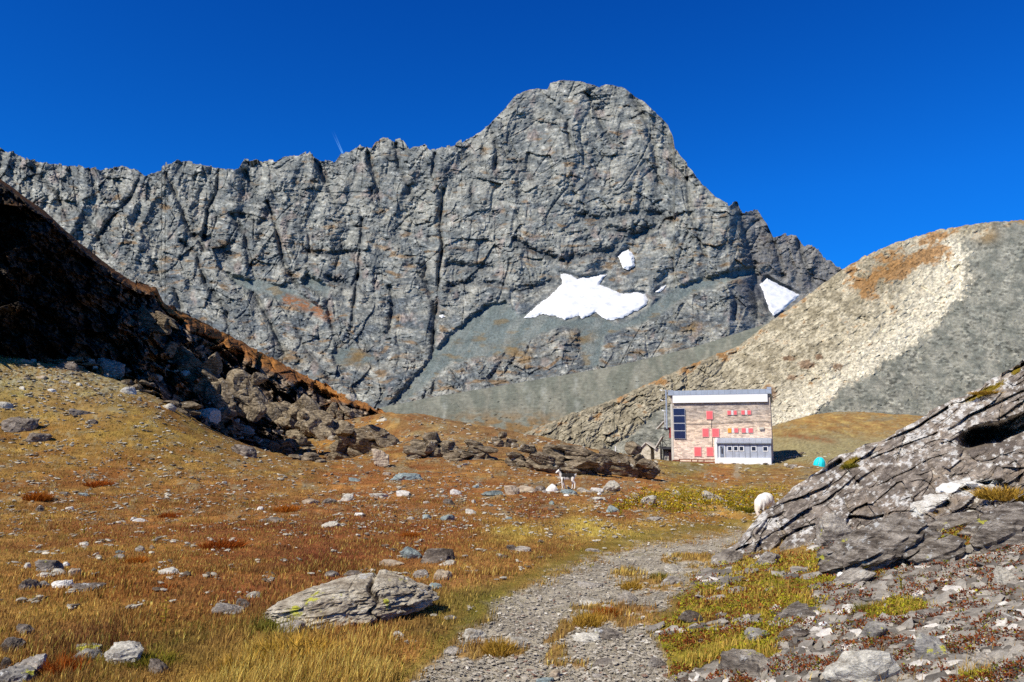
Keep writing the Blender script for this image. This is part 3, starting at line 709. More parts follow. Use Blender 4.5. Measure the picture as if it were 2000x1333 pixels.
def build_hillside():
    nc, nr = 940, 420
    pxs = np.linspace(-560, 915, nc)
    top = ip(HTOP, pxs) + 3.5 * fbm(pxs / 34, pxs * 0, None, 4, 301) + 3.5 * facet(pxs / 11, pxs * 0, None, 302) * sst(100, 300, pxs) 
    v = np.linspace(0, 1, nr)[:, None]; bot = ip(HBOT, pxs) + 22
    py = top[None] + (bot - top)[None] * v
    px = np.broadcast_to(pxs[None], py.shape).copy()
    Y, t, up = hillside_field(px, py)
    wx = 20 * fbm(px / 60, py / 60, None, 3, 303); wy = 20 * fbm(px / 60, py / 60, None, 3, 304)
    a, b = px * .82 + py * .57, -px * .57 + py * .82        # along and across the bedding
    a, b = a + wx * .5, b + wy * .5
    rock = 1 - .85 * sst(.15, .8, up)
    foot = sst(1.1, .8, t)
    low = sst(180, 320, px)
    D = rock * foot * ((1.5 + 2.4 * low) * facet(a / 70, b / 46, None, 310, 1.5) + (1.0 + 1.5 * low) * facet(a / 34, b / 22, None, 311, 1.6) + 1.4 * low * facet(a / 18, b / 12, None, 319, 1.6) + .42 * facet(a / 12, b / 7, None, 312, 1.7) + .18 * facet(a / 5, b / 3.2, None, 313, 1.6))
    D += rock * foot * (2.2 + 2.2 * low) * (((b / 40 + 1.6 * fbm(a / 120, b / 60, None, 3, 314)) % 1) ** 2 - .4) * sst(150, 320, px)
    D += .25 * fbm(px / 10, py / 7, None, 4, 315) + up * .5 * fbm(px / 30, py / 14, None, 4, 316)
    x, y, z = at(px, py, Y + D * sst(0, 9, py - top[None] + 2))
    n2 = fbm(a / 12, b / 5, None, 4, 320, .62); n4 = fbm(px / 3.2, py / 2.6, None, 2, 321); n1 = fbm(a / 70, b / 30, None, 3, 322)
    c = mixc(C(88, 74, 62), C(150, 134, 116), sst(-.3, .45, n2 + .5 * n1)) 
    c = mixc(c, C(204, 192, 170), sst(.15, .5, n2 + .3 * n1) * .75 * sst(200, 330, px))
    c = mixc(c, C(150, 100, 50), .7 * sst(.16, .4, fbm(a / 46, b / 9, None, 4, 323) + .35 * n4))
    turf = mixc(C(164, 112, 58), C(132, 88, 52), sst(-.3, .3, n1 + n4 * .6))
    c = mixc(c, turf, sst(.1, .5, up + .5 * n2))
    c = mixc(c, mixc(C(146, 106, 48), C(170, 158, 136), sst(.0, .2, n2)), sst(.78, .98, t + .2 * n1))
    c *= (1 + .4 * n2 + .35 * n4)[..., None]
    c = c * (.28 + .72 * sst(150, 330, px + .25 * (py - 600)))[..., None]  # left cliff's shadow deepened by darkening its rock colour
    back = [np.stack([x[:1] - 2.2 * k, y[:1] + 7 * k, z[:1] - 1.1 * k * k - .5 * k], -1) for k in (4, 3, 2, 1)]
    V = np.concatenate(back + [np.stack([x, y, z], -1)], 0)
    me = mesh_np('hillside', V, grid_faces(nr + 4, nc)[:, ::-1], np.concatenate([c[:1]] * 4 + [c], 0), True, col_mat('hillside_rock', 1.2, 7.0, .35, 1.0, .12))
    tag(link('hillside', me), kind='structure')

# ------------------------------------------------------------------ where a photo position meets the near terrain
_ly = np.exp(np.linspace(math.log(2.2), math.log(250), 900))
def hit(px, py, use_hill=True):
    u = (px - CX) / F; v = (CY - py) / F
    s = _ly / (CP - v * SP)
    x = u * s; zr = EYE + (SP + v * CP) * s
    g = ground(x, _ly)
    below = np.nonzero(zr < g)[0]
    Y = _ly[below[0]] if len(below) else 60.0
    if use_hill and -500 < px < 880:
        top = ip(HTOP, px); bot = ip(HBOT, px)
        if top < py < bot:
            Y2 = float(hillside_field(np.array([px], float), np.array([py], float))[0][0])
            if Y2 < Y or py < top + 60: Y = min(Y, Y2)
    return Y

# ------------------------------------------------------------------ the big lichen-covered outcrop on the right
OTOP = [(1375,1108),(1400,1085),(1440,1060),(1468,1024),(1486,1004),(1505,990),(1530,972),(1548,953),(1575,935),(1600,920),(1620,902),(1640,888),(1672,880),(1690,868),(1720,862),(1745,846),(1760,840),(1790,822),(1815,805),(1850,785),(1880,775),(1918,755),(1940,738),(1960,730),(1985,712),(2000,704),(2060,668),(2100,640),(2250,560),(2400,560),(2600,640)]
OBOT = [(1375,1112),(1450,1108),(1500,1104),(1560,1098),(1640,1088),(1700,1062),(1760,1022),(1850,985),(1920,955),(2000,905),(2100,850),(2300,760),(2600,700)]
def outcrop_Y(px, py):
    top = ip(OTOP, px); bot = ip(OBOT, px)
    t = np.clip((bot - py) / np.maximum(bot - top, 4), -.3, 1.0)
    Yb = ip([(1375,9.9),(1500,9.7),(1650,9.4),(1760,9.6),(1850,10.1),(2000,10.6),(2300,10.5),(2600,10.5)], px)
    Yc = ip([(1375,10.1),(1470,12.4),(1550,14.5),(1700,16.5),(2000,16.8),(2300,16.5),(2600,16)], px)
    return Yb + (Yc - Yb) * np.sign(t) * np.abs(t) ** 1.25, t
def build_outcrop():
    nc, nr = 820, 460
    pxs = np.linspace(1378, 2560, nc)
    top = ip(OTOP, pxs) + 1.5 * fbm(pxs / 30, pxs * 0, None, 4, 401)
    # stepped crest: each bed ends in a small nose
    saw = ((pxs / 47 + .6 * np.sin(pxs / 61)) % 1)
    top = top + 5 * (saw - .5) * sst(1500, 1600, pxs)
    bot = ip(OBOT, pxs) + 16 + 44 * sst(1700, 1900, pxs)
    v = np.linspace(0, 1, nr)[:, None]
    py = top[None] + (bot - top)[None] * v
    px = np.broadcast_to(pxs[None], py.shape).copy()
    Y, t = outcrop_Y(px, py)
    ang = math.radians(31)
    a = px * math.cos(ang) - py * math.sin(ang); b = px * math.sin(ang) + py * math.cos(ang)
    wa = 30 * fbm(px / 110, py / 110, None, 3, 402); wb = 12 * fbm(a / 130, b / 50, None, 3, 403)
    b2 = b + wb
    up = sst(.35, .75, t)
    led = (b2 / 27 + .5 * np.sin(a / 140)) % 1
    led2 = (b2 / 11 + .8 * fbm(a / 90, b / 40, None, 2, 404)) % 1
    brk = sst(-.25, .25, fbm(a / 150, b2 / 40, None, 3, 420)); brk2 = sst(-.1, .3, fbm(a / 70, b2 / 24, None, 3, 421))
    led = (b2 / 34 + .9 * fbm(a / 220, b2 / 80, None, 3, 422)) % 1
    up = sst(.55, .8, t + .25 * (brk - .5))
    D = -.34 * (led ** 2 - .3) * (.03 + 1.0 * up) * brk - .10 * (led2 - .4) * (.03 + .9 * up) * brk2
    D += .34 * facet((a + wa) / 150, (b2 + .3 * a) / 80, None, 405, 1.2) + .12 * facet((a + wa) / 50, b2 / 26, None, 406, 1.4) + .035 * facet(a / 16, b2 / 8, None, 407, 1.5)
    D += .12 * np.exp(-(perlin((a + 2 * wa) / 150, b2 / 50, None, 423) / .03) ** 2) * brk2 * (.25 + up) + .14 * np.exp(-(perlin((px + wa) / 80, (py - .5 * px) / 60, None, 424) / .03) ** 2) * (1 - .6 * up)
    D += .045 * fbm(a / 11, b2 / 7, None, 5, 408, .6) - .05 * ridged(a / 90, b2 / 30, None, 3, 409)
    for path, w, dp in (([(1888,862),(1915,850),(1960,842),(1998,826),(2040,812)], 16, 1.5), ([(1900,858),(1950,856),(1990,850),(2030,838)], 15, 1.4), ([(1580,932),(1612,918),(1640,902)], 5, .6), ([(1690,872),(1740,855),(1800,828),(1850,800)], 3, .35),
                        ([(1480,1040),(1500,1012),(1530,1002)], 3, .25), ([(1525,1056),(1560,1036),(1590,1025)], 3, .25), ([(1660,1010),(1700,1012),(1725,1008)], 3.5, .4), ([(1510,1075),(1535,1050),(1515,1020)], 3, .25),
                        ([(1800,1000),(1830,990),(1850,982)], 5, .35), ([(1880,955),(1920,945),(1955,938)], 4, .4), ([(1855,840),(1900,812),(1960,785),(2000,764)], 3, .3), ([(1700,900),(1760,872),(1830,845)], 2.5, .22), ([(1950,735),(1975,722),(2000,712)], 4, .5)):
        d = segdist(px + .2 * wa, py + .6 * wb, path)
        D += dp * np.exp(-(d / w) ** 4)
    x, y, z = at(px, py, Y + D * (.25 + .75 * sst(0, 14, py - top[None])))
    n2 = fbm(a / 22, b2 / 9, None, 5, 410, .62); n4 = fbm(px / 5, py / 5, None, 3, 411); n1 = fbm(px / 90, py / 60, None, 3, 412)
    c = mixc(C(122, 111, 100), C(176, 164, 150), sst(-.3, .4, n2 + .6 * n1))
    c = mixc(c, C(122, 100, 78), sst(.1, .5, n1 + .5 * n2 - .1 + .2 * (t < .5)) * .5)
    wl = fbm(px / 13, py / 11, None, 4, 413, .66) + .55 * fbm(px / 80, py / 50, None, 3, 414) + .16 * sst(.3, .95, t) - .05
    c = mixc(c, C(224, 220, 212), sst(.10, .26, wl) * .92)
    white = np.zeros_like(px)
    for path, w in (([(1898,948),(1918,944),(1940,944)], 6), ([(1790,1000),(1815,985),(1842,978)], 9), ([(1850,960),(1862,950),(1890,938)], 5)):
        white = np.maximum(white, sst(1.5, .8, segdist(px, py, path) / w + .8 * n4))
    c = mixc(c, C(236, 234, 226), white * .95)
    for gx, gy, rx, ry in ((1660,905,20,9),(1925,765,40,7),(1985,725,10,6)):
        c = mixc(c, C(132, 112, 30), sst(1.3, .6, ((px - gx) / rx) ** 2 + ((py - gy + .5 * (px - gx)) / ry) ** 2 + n4))
    c *= (1 + .3 * n2 + .3 * n4)[..., None]
    back = [np.stack([x[:1] + .3 * k, y[:1] + 1.3 * k, z[:1] - .5 * k * k - .1 * k], -1) for k in (4, 3, 2, 1)]
    V = np.concatenate(back + [np.stack([x, y, z], -1)], 0)
    me = mesh_np('rock_outcrop', V, grid_faces(nr + 4, nc)[:, ::-1], np.concatenate([c[:1]] * 4 + [c], 0), True, col_mat('outcrop_rock', 6.0, 34.0, .4, 1.0, .03))
    oc = tag(link('rock_outcrop', me), 'huge tilted outcrop of layered dark rock with white lichen rising on the right', 'rock outcrop')
    return oc

def build_quartz(oc):
    """the white quartz seam bulging from the foot of the outcrop: parts of it"""
    for i, (px, py, w, h, tl) in enumerate(((1808,1000,44,18,-.5),(1832,984,32,15,-.6),(1858,962,34,12,-.7),(1884,950,34,10,-.2),(1912,954,42,12,.1))):
        Y = float(outcrop_Y(np.array([px], float), np.array([py], float))[0][0])
        x, _, z = at(px, py, Y)
        V, fa = stone_shape(900 + i, 4, 14, .06, 1.0)
        o = link('quartz_seam', mesh_np('quartz_seam', V, fa, None, False, RM['white']), oc)
        o.location = (x, Y + .10, z + h * Y / F * .4); o.scale = (w * Y / F * .55, .24, h * Y / F * .5); o.rotation_euler = (0, tl, 0)
        o['label'] = 'white quartz lump in the dark outcrop'
# ================================================================== STONES
_ico = {}
def ico(sub):
    if sub not in _ico:
        bm = bmesh.new(); bmesh.ops.create_icosphere(bm, subdivisions=sub, radius=1.0)
        bm.verts.ensure_lookup_table()
        _ico[sub] = (np.array([v.co[:] for v in bm.verts]), np.array([[v.index for v in f.verts] for f in bm.faces])); bm.free()
    return _ico[sub]

def stone_shape(seed, sub=4, planes=13, rough=.05, slab=1.0, beds=0.0, sharp=14.0):
    """broken block: a ball cut by random planes, roughened; fitted into the box -1..1"""
    r = np.random.default_rng(seed); d, fa = ico(sub)
    nrm = r.normal(size=(planes, 3)); nrm[:, 2] *= slab; nrm /= np.linalg.norm(nrm, axis=1)[:, None]
    nrm = np.concatenate([nrm, [[.1, -.1, 1], [0, .1, -1]]]); nrm /= np.linalg.norm(nrm, axis=1)[:, None]
    off = r.uniform(.55, .95, len(nrm))
    dots = np.maximum(d @ nrm.T, 0) / off
    rad = 1 / ((dots ** sharp).sum(1) ** (1 / sharp) + 1e-6)
    V = d * np.clip(rad, 0, 1.45)[:, None]
    s = seed * 7.31
    if sub >= 3:
        V = V * (1 + rough * 2 * fbm(V[:, 0] * 1.6 + s, V[:, 1] * 1.6, V[:, 2] * 1.6, 3, seed % 97) + rough * 1.4 * facet(V[:, 0] * 2.4 + s, V[:, 1] * 2.4, V[:, 2] * 4.5, seed % 89, 1.3))[:, None]
    if beds:
        k = (V[:, 2] * 3.4 + .35 * fbm(V[:, 0] * 1.2 + s, V[:, 1] * 1.2, None, 3, 5)) % 1
        V[:, :2] *= (1 - beds * np.abs(k - .5) ** 2 * 2)[:, None]
    if sub >= 4:
        V = V * (1 + rough * .9 * facet(V[:, 0] * 7 + s, V[:, 1] * 7, V[:, 2] * 14, seed % 83, 1.3) + rough * .6 * fbm(V[:, 0] * 12 + s, V[:, 1] * 12, V[:, 2] * 20, 3, 3))[:, None]
    lo_, hi = V.min(0), V.max(0)
    V = (V - (lo_ + hi) / 2) / ((hi - lo_) / 2)
    return V, fa

def lk(*c): return tuple(C(*c))
RM = {
 'grey': rock_mat('grey_schist', lk(146,137,126), lk(198,189,174), lk(92,84,76), .5, .16, 4.2, bs=1.0, bd=.06),
 'dark': rock_mat('dark_schist', lk(104,93,82), lk(152,140,126), lk(60,51,44), .4, .08, 4.2, bs=1.0, bd=.06),
 'pale': rock_mat('pale_gneiss', lk(186,180,166), lk(214,208,192), lk(140,130,114), .3, .12, 6.0),
 'white': rock_mat('quartz', lk(226,222,212), lk(242,240,232), lk(196,188,174), 0, 0, 5.0, bs=.5),
 'green': rock_mat('green_schist', lk(128,140,138), lk(164,174,168), lk(96,106,104), .2, .1, 5.0),
 'tan': rock_mat('tan_gneiss', lk(168,150,128), lk(200,184,158), lk(118,98,80), .2, .1, 5.0),
 'lichen': rock_mat('lichen_schist', lk(140,136,130), lk(180,176,166), lk(96,92,88), .35, 1.0, 5.0),
 'brown': rock_mat('brown_ledge_rock', lk(112,99,80), lk(172,156,130), lk(58,49,39), .3, .0, 2.4, (1, 1, 3), bs=1.0, bd=.12),
 'slab': rock_mat('streaked_slab', lk(122,112,101), lk(186,176,162), lk(60,52,45), .55, .3, 5.0, (1, 1, 4.5), (0, -.45, 0), 1.0, .07),
 'hero': rock_mat('layered_boulder', lk(164,152,132), lk(214,204,182), lk(104,88,72), .42, .7, 3.2, (1, 1, 3.4), (0, .16, 0), 1.0, .05),
}
_sm = {}
def stone_mesh(kind, seed, sub, **kw):
    key = (kind, seed, sub)
    if key not in _sm:
        V, fa = stone_shape(seed, sub, **kw)
        _sm[key] = mesh_np('stone', V, fa, None, False, RM[kind])
    return _sm[key]

def put_stone(name, px, py, w, h, kind, label, cat='stone', group=None, seed=1, sub=None, tilt=0.0, turn=0.0, depth=.8, sink=.36, Y=None, **kw):
    """px,py = foot of the stone in the photo; w,h = its apparent size there"""
    Y = hit(px, py) if Y is None else Y
    x, _, _ = at(px, py, Y); x = float(x)
    sx_ = w * Y / F / 2; sz_ = h * Y / F / 2 * 1.05
    sy_ = sx_ * depth
    sub = sub or (5 if w > 150 else 4 if w > 34 else 3)
    o = link(name, stone_mesh(kind, seed, sub, **kw))
    base = float(at(px, py, Y)[2])
    o.location = (x, Y + sy_ * .7, base + sz_ * (1 - 2 * sink) - .01 + (0 if sink > 0 else 0))
    o.scale = (sx_, sy_, sz_ * (1 / (1 - sink * .55)))
    o.rotation_euler = (0, tilt, turn)
    return tag(o, label, cat, group)

STONES = [  # px, foot y, w, h, kind, label, extras
 (232,1303,78,42,'pale','smooth pale stone with dark underside at bottom left beside a bright green tuft',dict(seed=3,tilt=-.1,sink=.1)),
 (166,1292,58,26,'lichen','flat grey stone with yellow lichen touching the smooth pale one at bottom left',dict(seed=4)),
 (163,1276,52,18,'lichen','upper slab with yellow lichen behind the flat grey stone at bottom left',dict(seed=5)),
 (302,1316,44,32,'dark','dark rounded stone right of the smooth pale stone at bottom left',dict(seed=6)),
 (16,1340,70,36,'lichen','grey stone topped by bright yellow lichen in the bottom left corner',dict(seed=7)),
 (12,1275,56,32,'dark','dark slab at the left edge above the yellow-topped stone',dict(seed=8,tilt=.2)),
 (42,1320,66,36,'grey','grey tilted block between the dark slab and the corner stone at bottom left',dict(seed=9,tilt=-.3)),
 (8,1310,34,30,'dark','small dark block at the left edge in the bottom left heap',dict(seed=10)),
 (40,1242,34,26,'dark','dark stone half sunk in turf above the bottom left heap',dict(seed=11)),
 (85,1120,52,30,'grey','grey peaked stone, largest of the small cairn-like heap at left',dict(seed=12)),
 (120,1108,20,12,'white','small white stone at the right top of the left heap',dict(seed=13)),
 (108,1124,30,16,'pale','pale flat stone in front of the peaked grey stone',dict(seed=14)),
 (82,1128,40,12,'pale','long pale slab under the peaked grey stone',dict(seed=15)),
 (50,1155,36,30,'dark','dark lump at the lower left of the small left heap',dict(seed=16)),
 (82,1148,22,16,'grey','small grey stone between the dark lump and the white one',dict(seed=17)),
 (116,1150,38,20,'white','whitish rounded stone at the lower middle of the left heap',dict(seed=18)),
 (162,1156,56,18,'dark','low bluish dark slab right of the whitish stone in the left heap',dict(seed=19)),
 (140,1128,24,22,'tan','tan stone on the right of the small left heap',dict(seed=20)),
 (49,1112,14,16,'pale','small pale stone at the left end of the small left heap',dict(seed=21)),
 (325,1122,44,14,'pale','long pale stone alone in orange grass right of the left heap',dict(seed=22)),
 (228,1092,28,12,'grey','low grey stone in grass above the long pale stone',dict(seed=23)),
 (268,1078,22,14,'grey','grey rounded stone in a short row above left meadow',dict(seed=24)),
 (294,1074,12,12,'tan','small tan stone ending the short row of stones at left',dict(seed=25)),
 (162,1066,20,9,'pale','small flat pale stone left of the short row of stones',dict(seed=26)),
 (272,1020,30,8,'white','thin white slab lying in the upper left meadow',dict(seed=27)),
 (507,998,13,11,'white','bright white cube-like stone in the brown meadow left of centre',dict(seed=28)),
 (75,1000,18,16,'dark','dark stone beside an orange tussock at left',dict(seed=29)),
 (120,968,26,9,'dark','dark flat stone right of the orange tussock at left',dict(seed=30)),
 (160,969,20,8,'green','flat blue-grey stone in upper left meadow',dict(seed=31)),
 (523,1021,54,10,'dark','low dark slab with pale rim in the meadow left of centre',dict(seed=32)),
 (440,1200,60,20,'grey','angular grey stones at the left foot of the big layered boulder',dict(seed=33,tilt=.25)),
 (470,1188,30,22,'dark','dark angular stone touching the left end of the big layered boulder',dict(seed=34)),
 (490,1168,36,12,'grey','small grey slab in grass above the left end of the big layered boulder',dict(seed=35)),
 (565,1238,62,26,'grey','pale grey wedge leaning under the front left of the big layered boulder',dict(seed=36,tilt=-.25,depth=.5)),
 (690,1196,46,14,'tan','flat tan stone wedged under the front of the big layered boulder',dict(seed=37,depth=.5)),
 (646,1127,30,14,'grey','grey stone peeping over the back of the big layered boulder',dict(seed=38)),
 (684,1127,44,14,'dark','dark slab behind the top of the big layered boulder',dict(seed=39)),
 (800,1092,44,24,'green','green-grey slab at the left of the rock cluster behind the boulder',dict(seed=40,tilt=.35)),
 (855,1100,66,30,'dark','brown-grey peaked block in the cluster behind the big boulder',dict(seed=41)),
 (872,1106,34,14,'pale','pale stone at the right end of the cluster behind the boulder',dict(seed=42)),
 (760,1107,56,12,'tan','long low tan slab left in the cluster behind the boulder',dict(seed=43)),
 (822,1130,36,20,'grey','white speckled stone just above the right end of the boulder',dict(seed=44)),
 (862,1134,40,24,'tan','rounded tan stone right of the white speckled stone',dict(seed=45)),
 (848,1152,32,16,'green','green-grey stone behind the right tip of the big layered boulder',dict(seed=46)),
 (983,1091,26,10,'dark','purple-brown stone in the grass left of the path top',dict(seed=47)),
 (1000,1076,22,14,'dark','dark brown lump in a low row left of the path top',dict(seed=48)),
 (1022,1078,34,14,'grey','grey stone beside the dark brown lump left of the path top',dict(seed=49)),
 (976,1088,20,8,'pale','small pale stone in the low row left of the path top',dict(seed=50)),
 (872,1018,30,15,'green','blue-green angular stone in the stony middle meadow',dict(seed=51)),
 (878,986,26,14,'dark','dark stone with white top in the stony middle meadow',dict(seed=52)),
 (919,1004,22,12,'pale','whitish rounded stone in the stony middle meadow',dict(seed=53)),
 (800,1016,18,9,'pale','pale stone left of the blue-green angular stone',dict(seed=54)),
 (833,1015,24,12,'green','flat greenish slab beside the blue-green angular stone',dict(seed=55)),
 (648,1030,46,14,'pale','broken pale slabs lying left in the middle meadow',dict(seed=56)),
 (700,1008,24,8,'white','white flat stone above the broken pale slabs',dict(seed=57)),
 (786,970,28,14,'white','white block on the left end of the row of rubble',dict(seed=58)),
 (676,980,26,20,'pale','pale upright stone in the rubble row left part',dict(seed=59)),
 (637,984,36,12,'dark','dark flat stone left of the pale upright stone',dict(seed=60)),
 (604,984,32,12,'tan','pinkish flat stone at the left end of the rubble row',dict(seed=61)),
 (740,972,42,10,'pale','flat pale stone between the upright stone and the white block',dict(seed=62)),
 (790,938,66,16,'green','long flat grey-green slab over a dark hollow in the meadow',dict(seed=63)),
 (693,942,28,11,'green','grey-green stone left of the long flat slab',dict(seed=64)),
 (890,966,24,14,'white','white stone in the rubble row under the outcrops',dict(seed=65)),
 (960,970,44,14,'green','grey-green slab in the rubble row right of the white stone',dict(seed=66)),
 (1000,968,30,24,'tan','brown peaked stone in the middle of the rubble row',dict(seed=67)),
 (1030,962,34,16,'tan','pink stone right of the brown peaked stone',dict(seed=68)),
 (1056,960,22,14,'dark','dark stone right of the pink one in the rubble row',dict(seed=69)),
 (1077,960,26,18,'white','bright white block at the feet of the spotted goat',dict(seed=70)),
 (1112,966,34,12,'green','lichen-green stone below the spotted goat',dict(seed=71)),
 (1142,962,30,12,'pale','pale stone right of the spotted goat',dict(seed=72)),
 (1166,962,28,12,'white','white flat stone leaning on the pale long block',dict(seed=73)),
 (1190,960,46,22,'pale','long pale block rising to the right in the rubble row',dict(seed=74,tilt=-.3)),
 (1170,978,26,9,'pale','pale flat stone in front of the long pale block',dict(seed=75)),
 (1198,1001,28,16,'green','blue-green slab standing at the edge of the leafy shrubs',dict(seed=76)),
 (1268,986,32,22,'pale','pale angular stone among the leafy shrubs',dict(seed=77)),
 (1243,976,18,18,'tan','tan stone left of the pale angular one among the shrubs',dict(seed=78)),
 (1398,980,62,18,'pale','long pale log-like slab tilting down right among the shrubs',dict(seed=79,tilt=.35,depth=.4)),
 (1275,1018,48,9,'grey','long thin grey slab in yellow grass above the path',dict(seed=80)),
 (1323,968,16,14,'pale','small pale stone right of the tan one in the shrubs',dict(seed=81)),
 (1160,1078,36,8,'grey','flat grey slab on the upper edge of the path',dict(seed=82)),
 (925,1250,48,26,'pale','flat pale pinkish stone beside a grass tussock at the path edge',dict(seed=83,sink=.45)),
 (1010,1262,42,20,'pale','smooth pinkish stone sunk into the path',dict(seed=84,sink=.45)),
 (885,1278,50,14,'grey','flat blue-grey stone in grass left of the path',dict(seed=85,sink=.4)),
 (775,1250,38,18,'pale','pale rounded stone alone in the foreground grass',dict(seed=86)),
 (800,1258,26,9,'grey','small flat blue-grey stone under the pale rounded stone',dict(seed=87)),
 (880,1212,34,12,'grey','grey flat stone in grass right of the big boulder',dict(seed=88)),
 (1084,1326,22,18,'tan','round pebble with sharp shadow on the path at the bottom',dict(seed=89,sink=.1,planes=40)),
 (1064,1336,36,14,'green','flat greenish stone on the path at the bottom edge',dict(seed=90)),
 (1190,1248,64,20,'grey','grey ledge stone casting dark shadow across the path',dict(seed=91,sink=.25)),
 (1150,1252,60,18,'pale','pale flat slab left of the grey ledge stone in the path',dict(seed=92,sink=.5)),
 (1228,1176,42,20,'grey','grey block at the upper turf island in the path',dict(seed=93,sink=.3)),
 (1160,1180,50,14,'pale','flat pale slab beside the grey block in the path',dict(seed=94,sink=.5)),
 (1320,1116,40,16,'pale','pale flat slab at the right border of the upper path',dict(seed=95,sink=.4)),
 (1310,1142,50,14,'grey','grey tilted slab right of the upper path',dict(seed=96,tilt=-.4,sink=.4)),
 (1155,1148,52,12,'grey','flat grey slab in the middle of the upper path',dict(seed=97,sink=.5)),
 (1185,1300,50,18,'grey','pale grey slab low in the path near the bottom',dict(seed=98,sink=.5)),
 (1350,1216,52,24,'dark','dark peaked stone on the mossy bank right of the path',dict(seed=99,sink=.3)),
 (1290,1302,44,22,'grey','grey slab at the right border of the lower path',dict(seed=100,sink=.5)),
 (1642,1066,84,66,'grey','pale grey rounded block leaning at the foot of the big outcrop',dict(seed=101,tilt=-.15,sink=.12,turn=.4,planes=20)),
 (1728,1118,240,78,'slab','long dark slab jutting from the slope below the big outcrop',dict(seed=102,tilt=-.46,sink=.02,depth=.55,beds=.3,slab=3.0,planes=9)),
 (1650,1150,150,18,'grey','thin grey blade of rock lying under the long dark slab',dict(seed=103,tilt=-.42,sink=.3,depth=.5)),
 (1848,1102,120,42,'slab','dark layered slab right of the long jutting slab',dict(seed=104,tilt=-.42,sink=.15,beds=.3,depth=.6,slab=3.0,planes=9)),
 (1978,1070,140,54,'slab','dark slab with black underside at the right edge',dict(seed=105,tilt=-.44,sink=.1,beds=.3,depth=.6,slab=3.0,planes=9)),
 (1880,1036,120,34,'slab','grey ledge on the slope under the white quartz seam',dict(seed=106,tilt=-.35,sink=.3,depth=.6)),
 (1960,1040,150,44,'slab','long grey ledge running to the right edge under the outcrop',dict(seed=107,tilt=-.4,sink=.3,depth=.5)),
 (1505,1104,52,28,'grey','small pale-topped stone at the lower left foot of the outcrop',dict(seed=108,tilt=-.4,sink=.2)),
 (1425,1104,70,28,'grey','low grey slab at the left tip of the outcrop',dict(seed=109,tilt=-.45,sink=.3)),
 (1900,1010,26,18,'pale','small cream stone on the ledge under the outcrop',dict(seed=110)),
 (1555,1217,96,38,'slab','long smooth grey slab sloping through the red ground cover',dict(seed=111,tilt=-.42,sink=.4,depth=.4)),
 (1482,1252,54,24,'lichen','flat stone with yellow lichen on its left end',dict(seed=112,sink=.25)),
 (1555,1252,70,26,'dark','dark layered stone right of the yellow-lichened flat stone',dict(seed=113,sink=.3,beds=.2)),
 (1480,1326,140,62,'grey','broad flat grey rock at the bottom on the right slope',dict(seed=114,sink=.5,depth=.7,slab=2)),
 (1612,1226,24,14,'white','bright white quartz stone on the right slope',dict(seed=115)),
 (1715,1255,66,38,'lichen','grey slab with a bright yellow lichen spot, middle of the right slope',dict(seed=116,tilt=-.3,sink=.35)),
 (1665,1312,56,34,'grey','grey stone left of the big pale slab at the bottom',dict(seed=117)),
 (1700,1345,136,74,'pale','big pale tilted slab at the bottom edge of the right slope',dict(seed=118,tilt=-.35,sink=.25,slab=2)),
 (1835,1290,70,60,'lichen','narrow slab with yellow lichen at its lower end, lower right slope',dict(seed=119,tilt=-.7,sink=.4)),
 (1935,1306,56,24,'grey','grey flat stone with dark underside in the lower right corner',dict(seed=120,sink=.2)),
 (1980,1222,50,30,'grey','grey slab at the right edge of the lower slope',dict(seed=121,tilt=-.5)),
 (1825,1208,44,24,'grey','grey slab beside a dark stone, middle of the right slope',dict(seed=122,tilt=-.3)),
 (1978,1142,40,42,'pale','pale rounded stone at the right edge above the lower slope',dict(seed=123)),
 (1650,1130,30,16,'white','white speckled pebble under the long jutting slab',dict(seed=124)),
 (1750,1130,36,20,'grey','speckled grey stone in the shade right under the jutting slab',dict(seed=125)),
 (398,826,46,32,'pale','squarish block, sunlit on the left and black on the right, under the left cliff',dict(seed=131,tilt=.2,sink=.1,planes=8)),
 (470,846,50,20,'grey','flat grey slab right of the squarish block below the cliff',dict(seed=132,tilt=.3)),
 (325,800,28,16,'pale','pale flat stone on the turf left of the squarish block',dict(seed=133)),
 (246,770,32,20,'pale','pointed pale stone at the edge of the cliff shadow',dict(seed=134)),
 (205,722,70,26,'grey','large pale slanting slab lit at the edge of the dark cliff',dict(seed=135,tilt=.3,planes=7,slab=2.5)),
 (128,722,44,22,'dark','dark boulder at the left below the slanting slab',dict(seed=136)),
 (22,845,72,40,'dark','dark rock mass with white speckles at the left edge of the meadow',dict(seed=137)),
 (65,864,50,24,'dark','low dark rock right of the speckled mass at the left edge',dict(seed=138)),
 (5,800,26,20,'pale','pale stone on top of the rocks at the left edge',dict(seed=139)),
 (100,768,18,12,'white','small white stone under the shadow on the left meadow',dict(seed=140)),
 (150,812,44,18,'dark','dark low rock in the upper left turf',dict(seed=141)),
 (175,828,28,12,'dark','small dark rock right of the low one in the upper left turf',dict(seed=142)),
 (742,912,36,36,'tan','tall pinkish wedge of rock standing in the upper meadow',dict(seed=143,sink=.1)),
 (470,890,62,26,'dark','dark ledge breaking out of the middle left turf',dict(seed=144,tilt=.35)),
 (745,826,24,12,'pale','pale block at the tip of the left ridge',dict(seed=145)),
 (683,778,22,12,'pale','white-topped block on the skyline of the left ridge',dict(seed=146)),
]
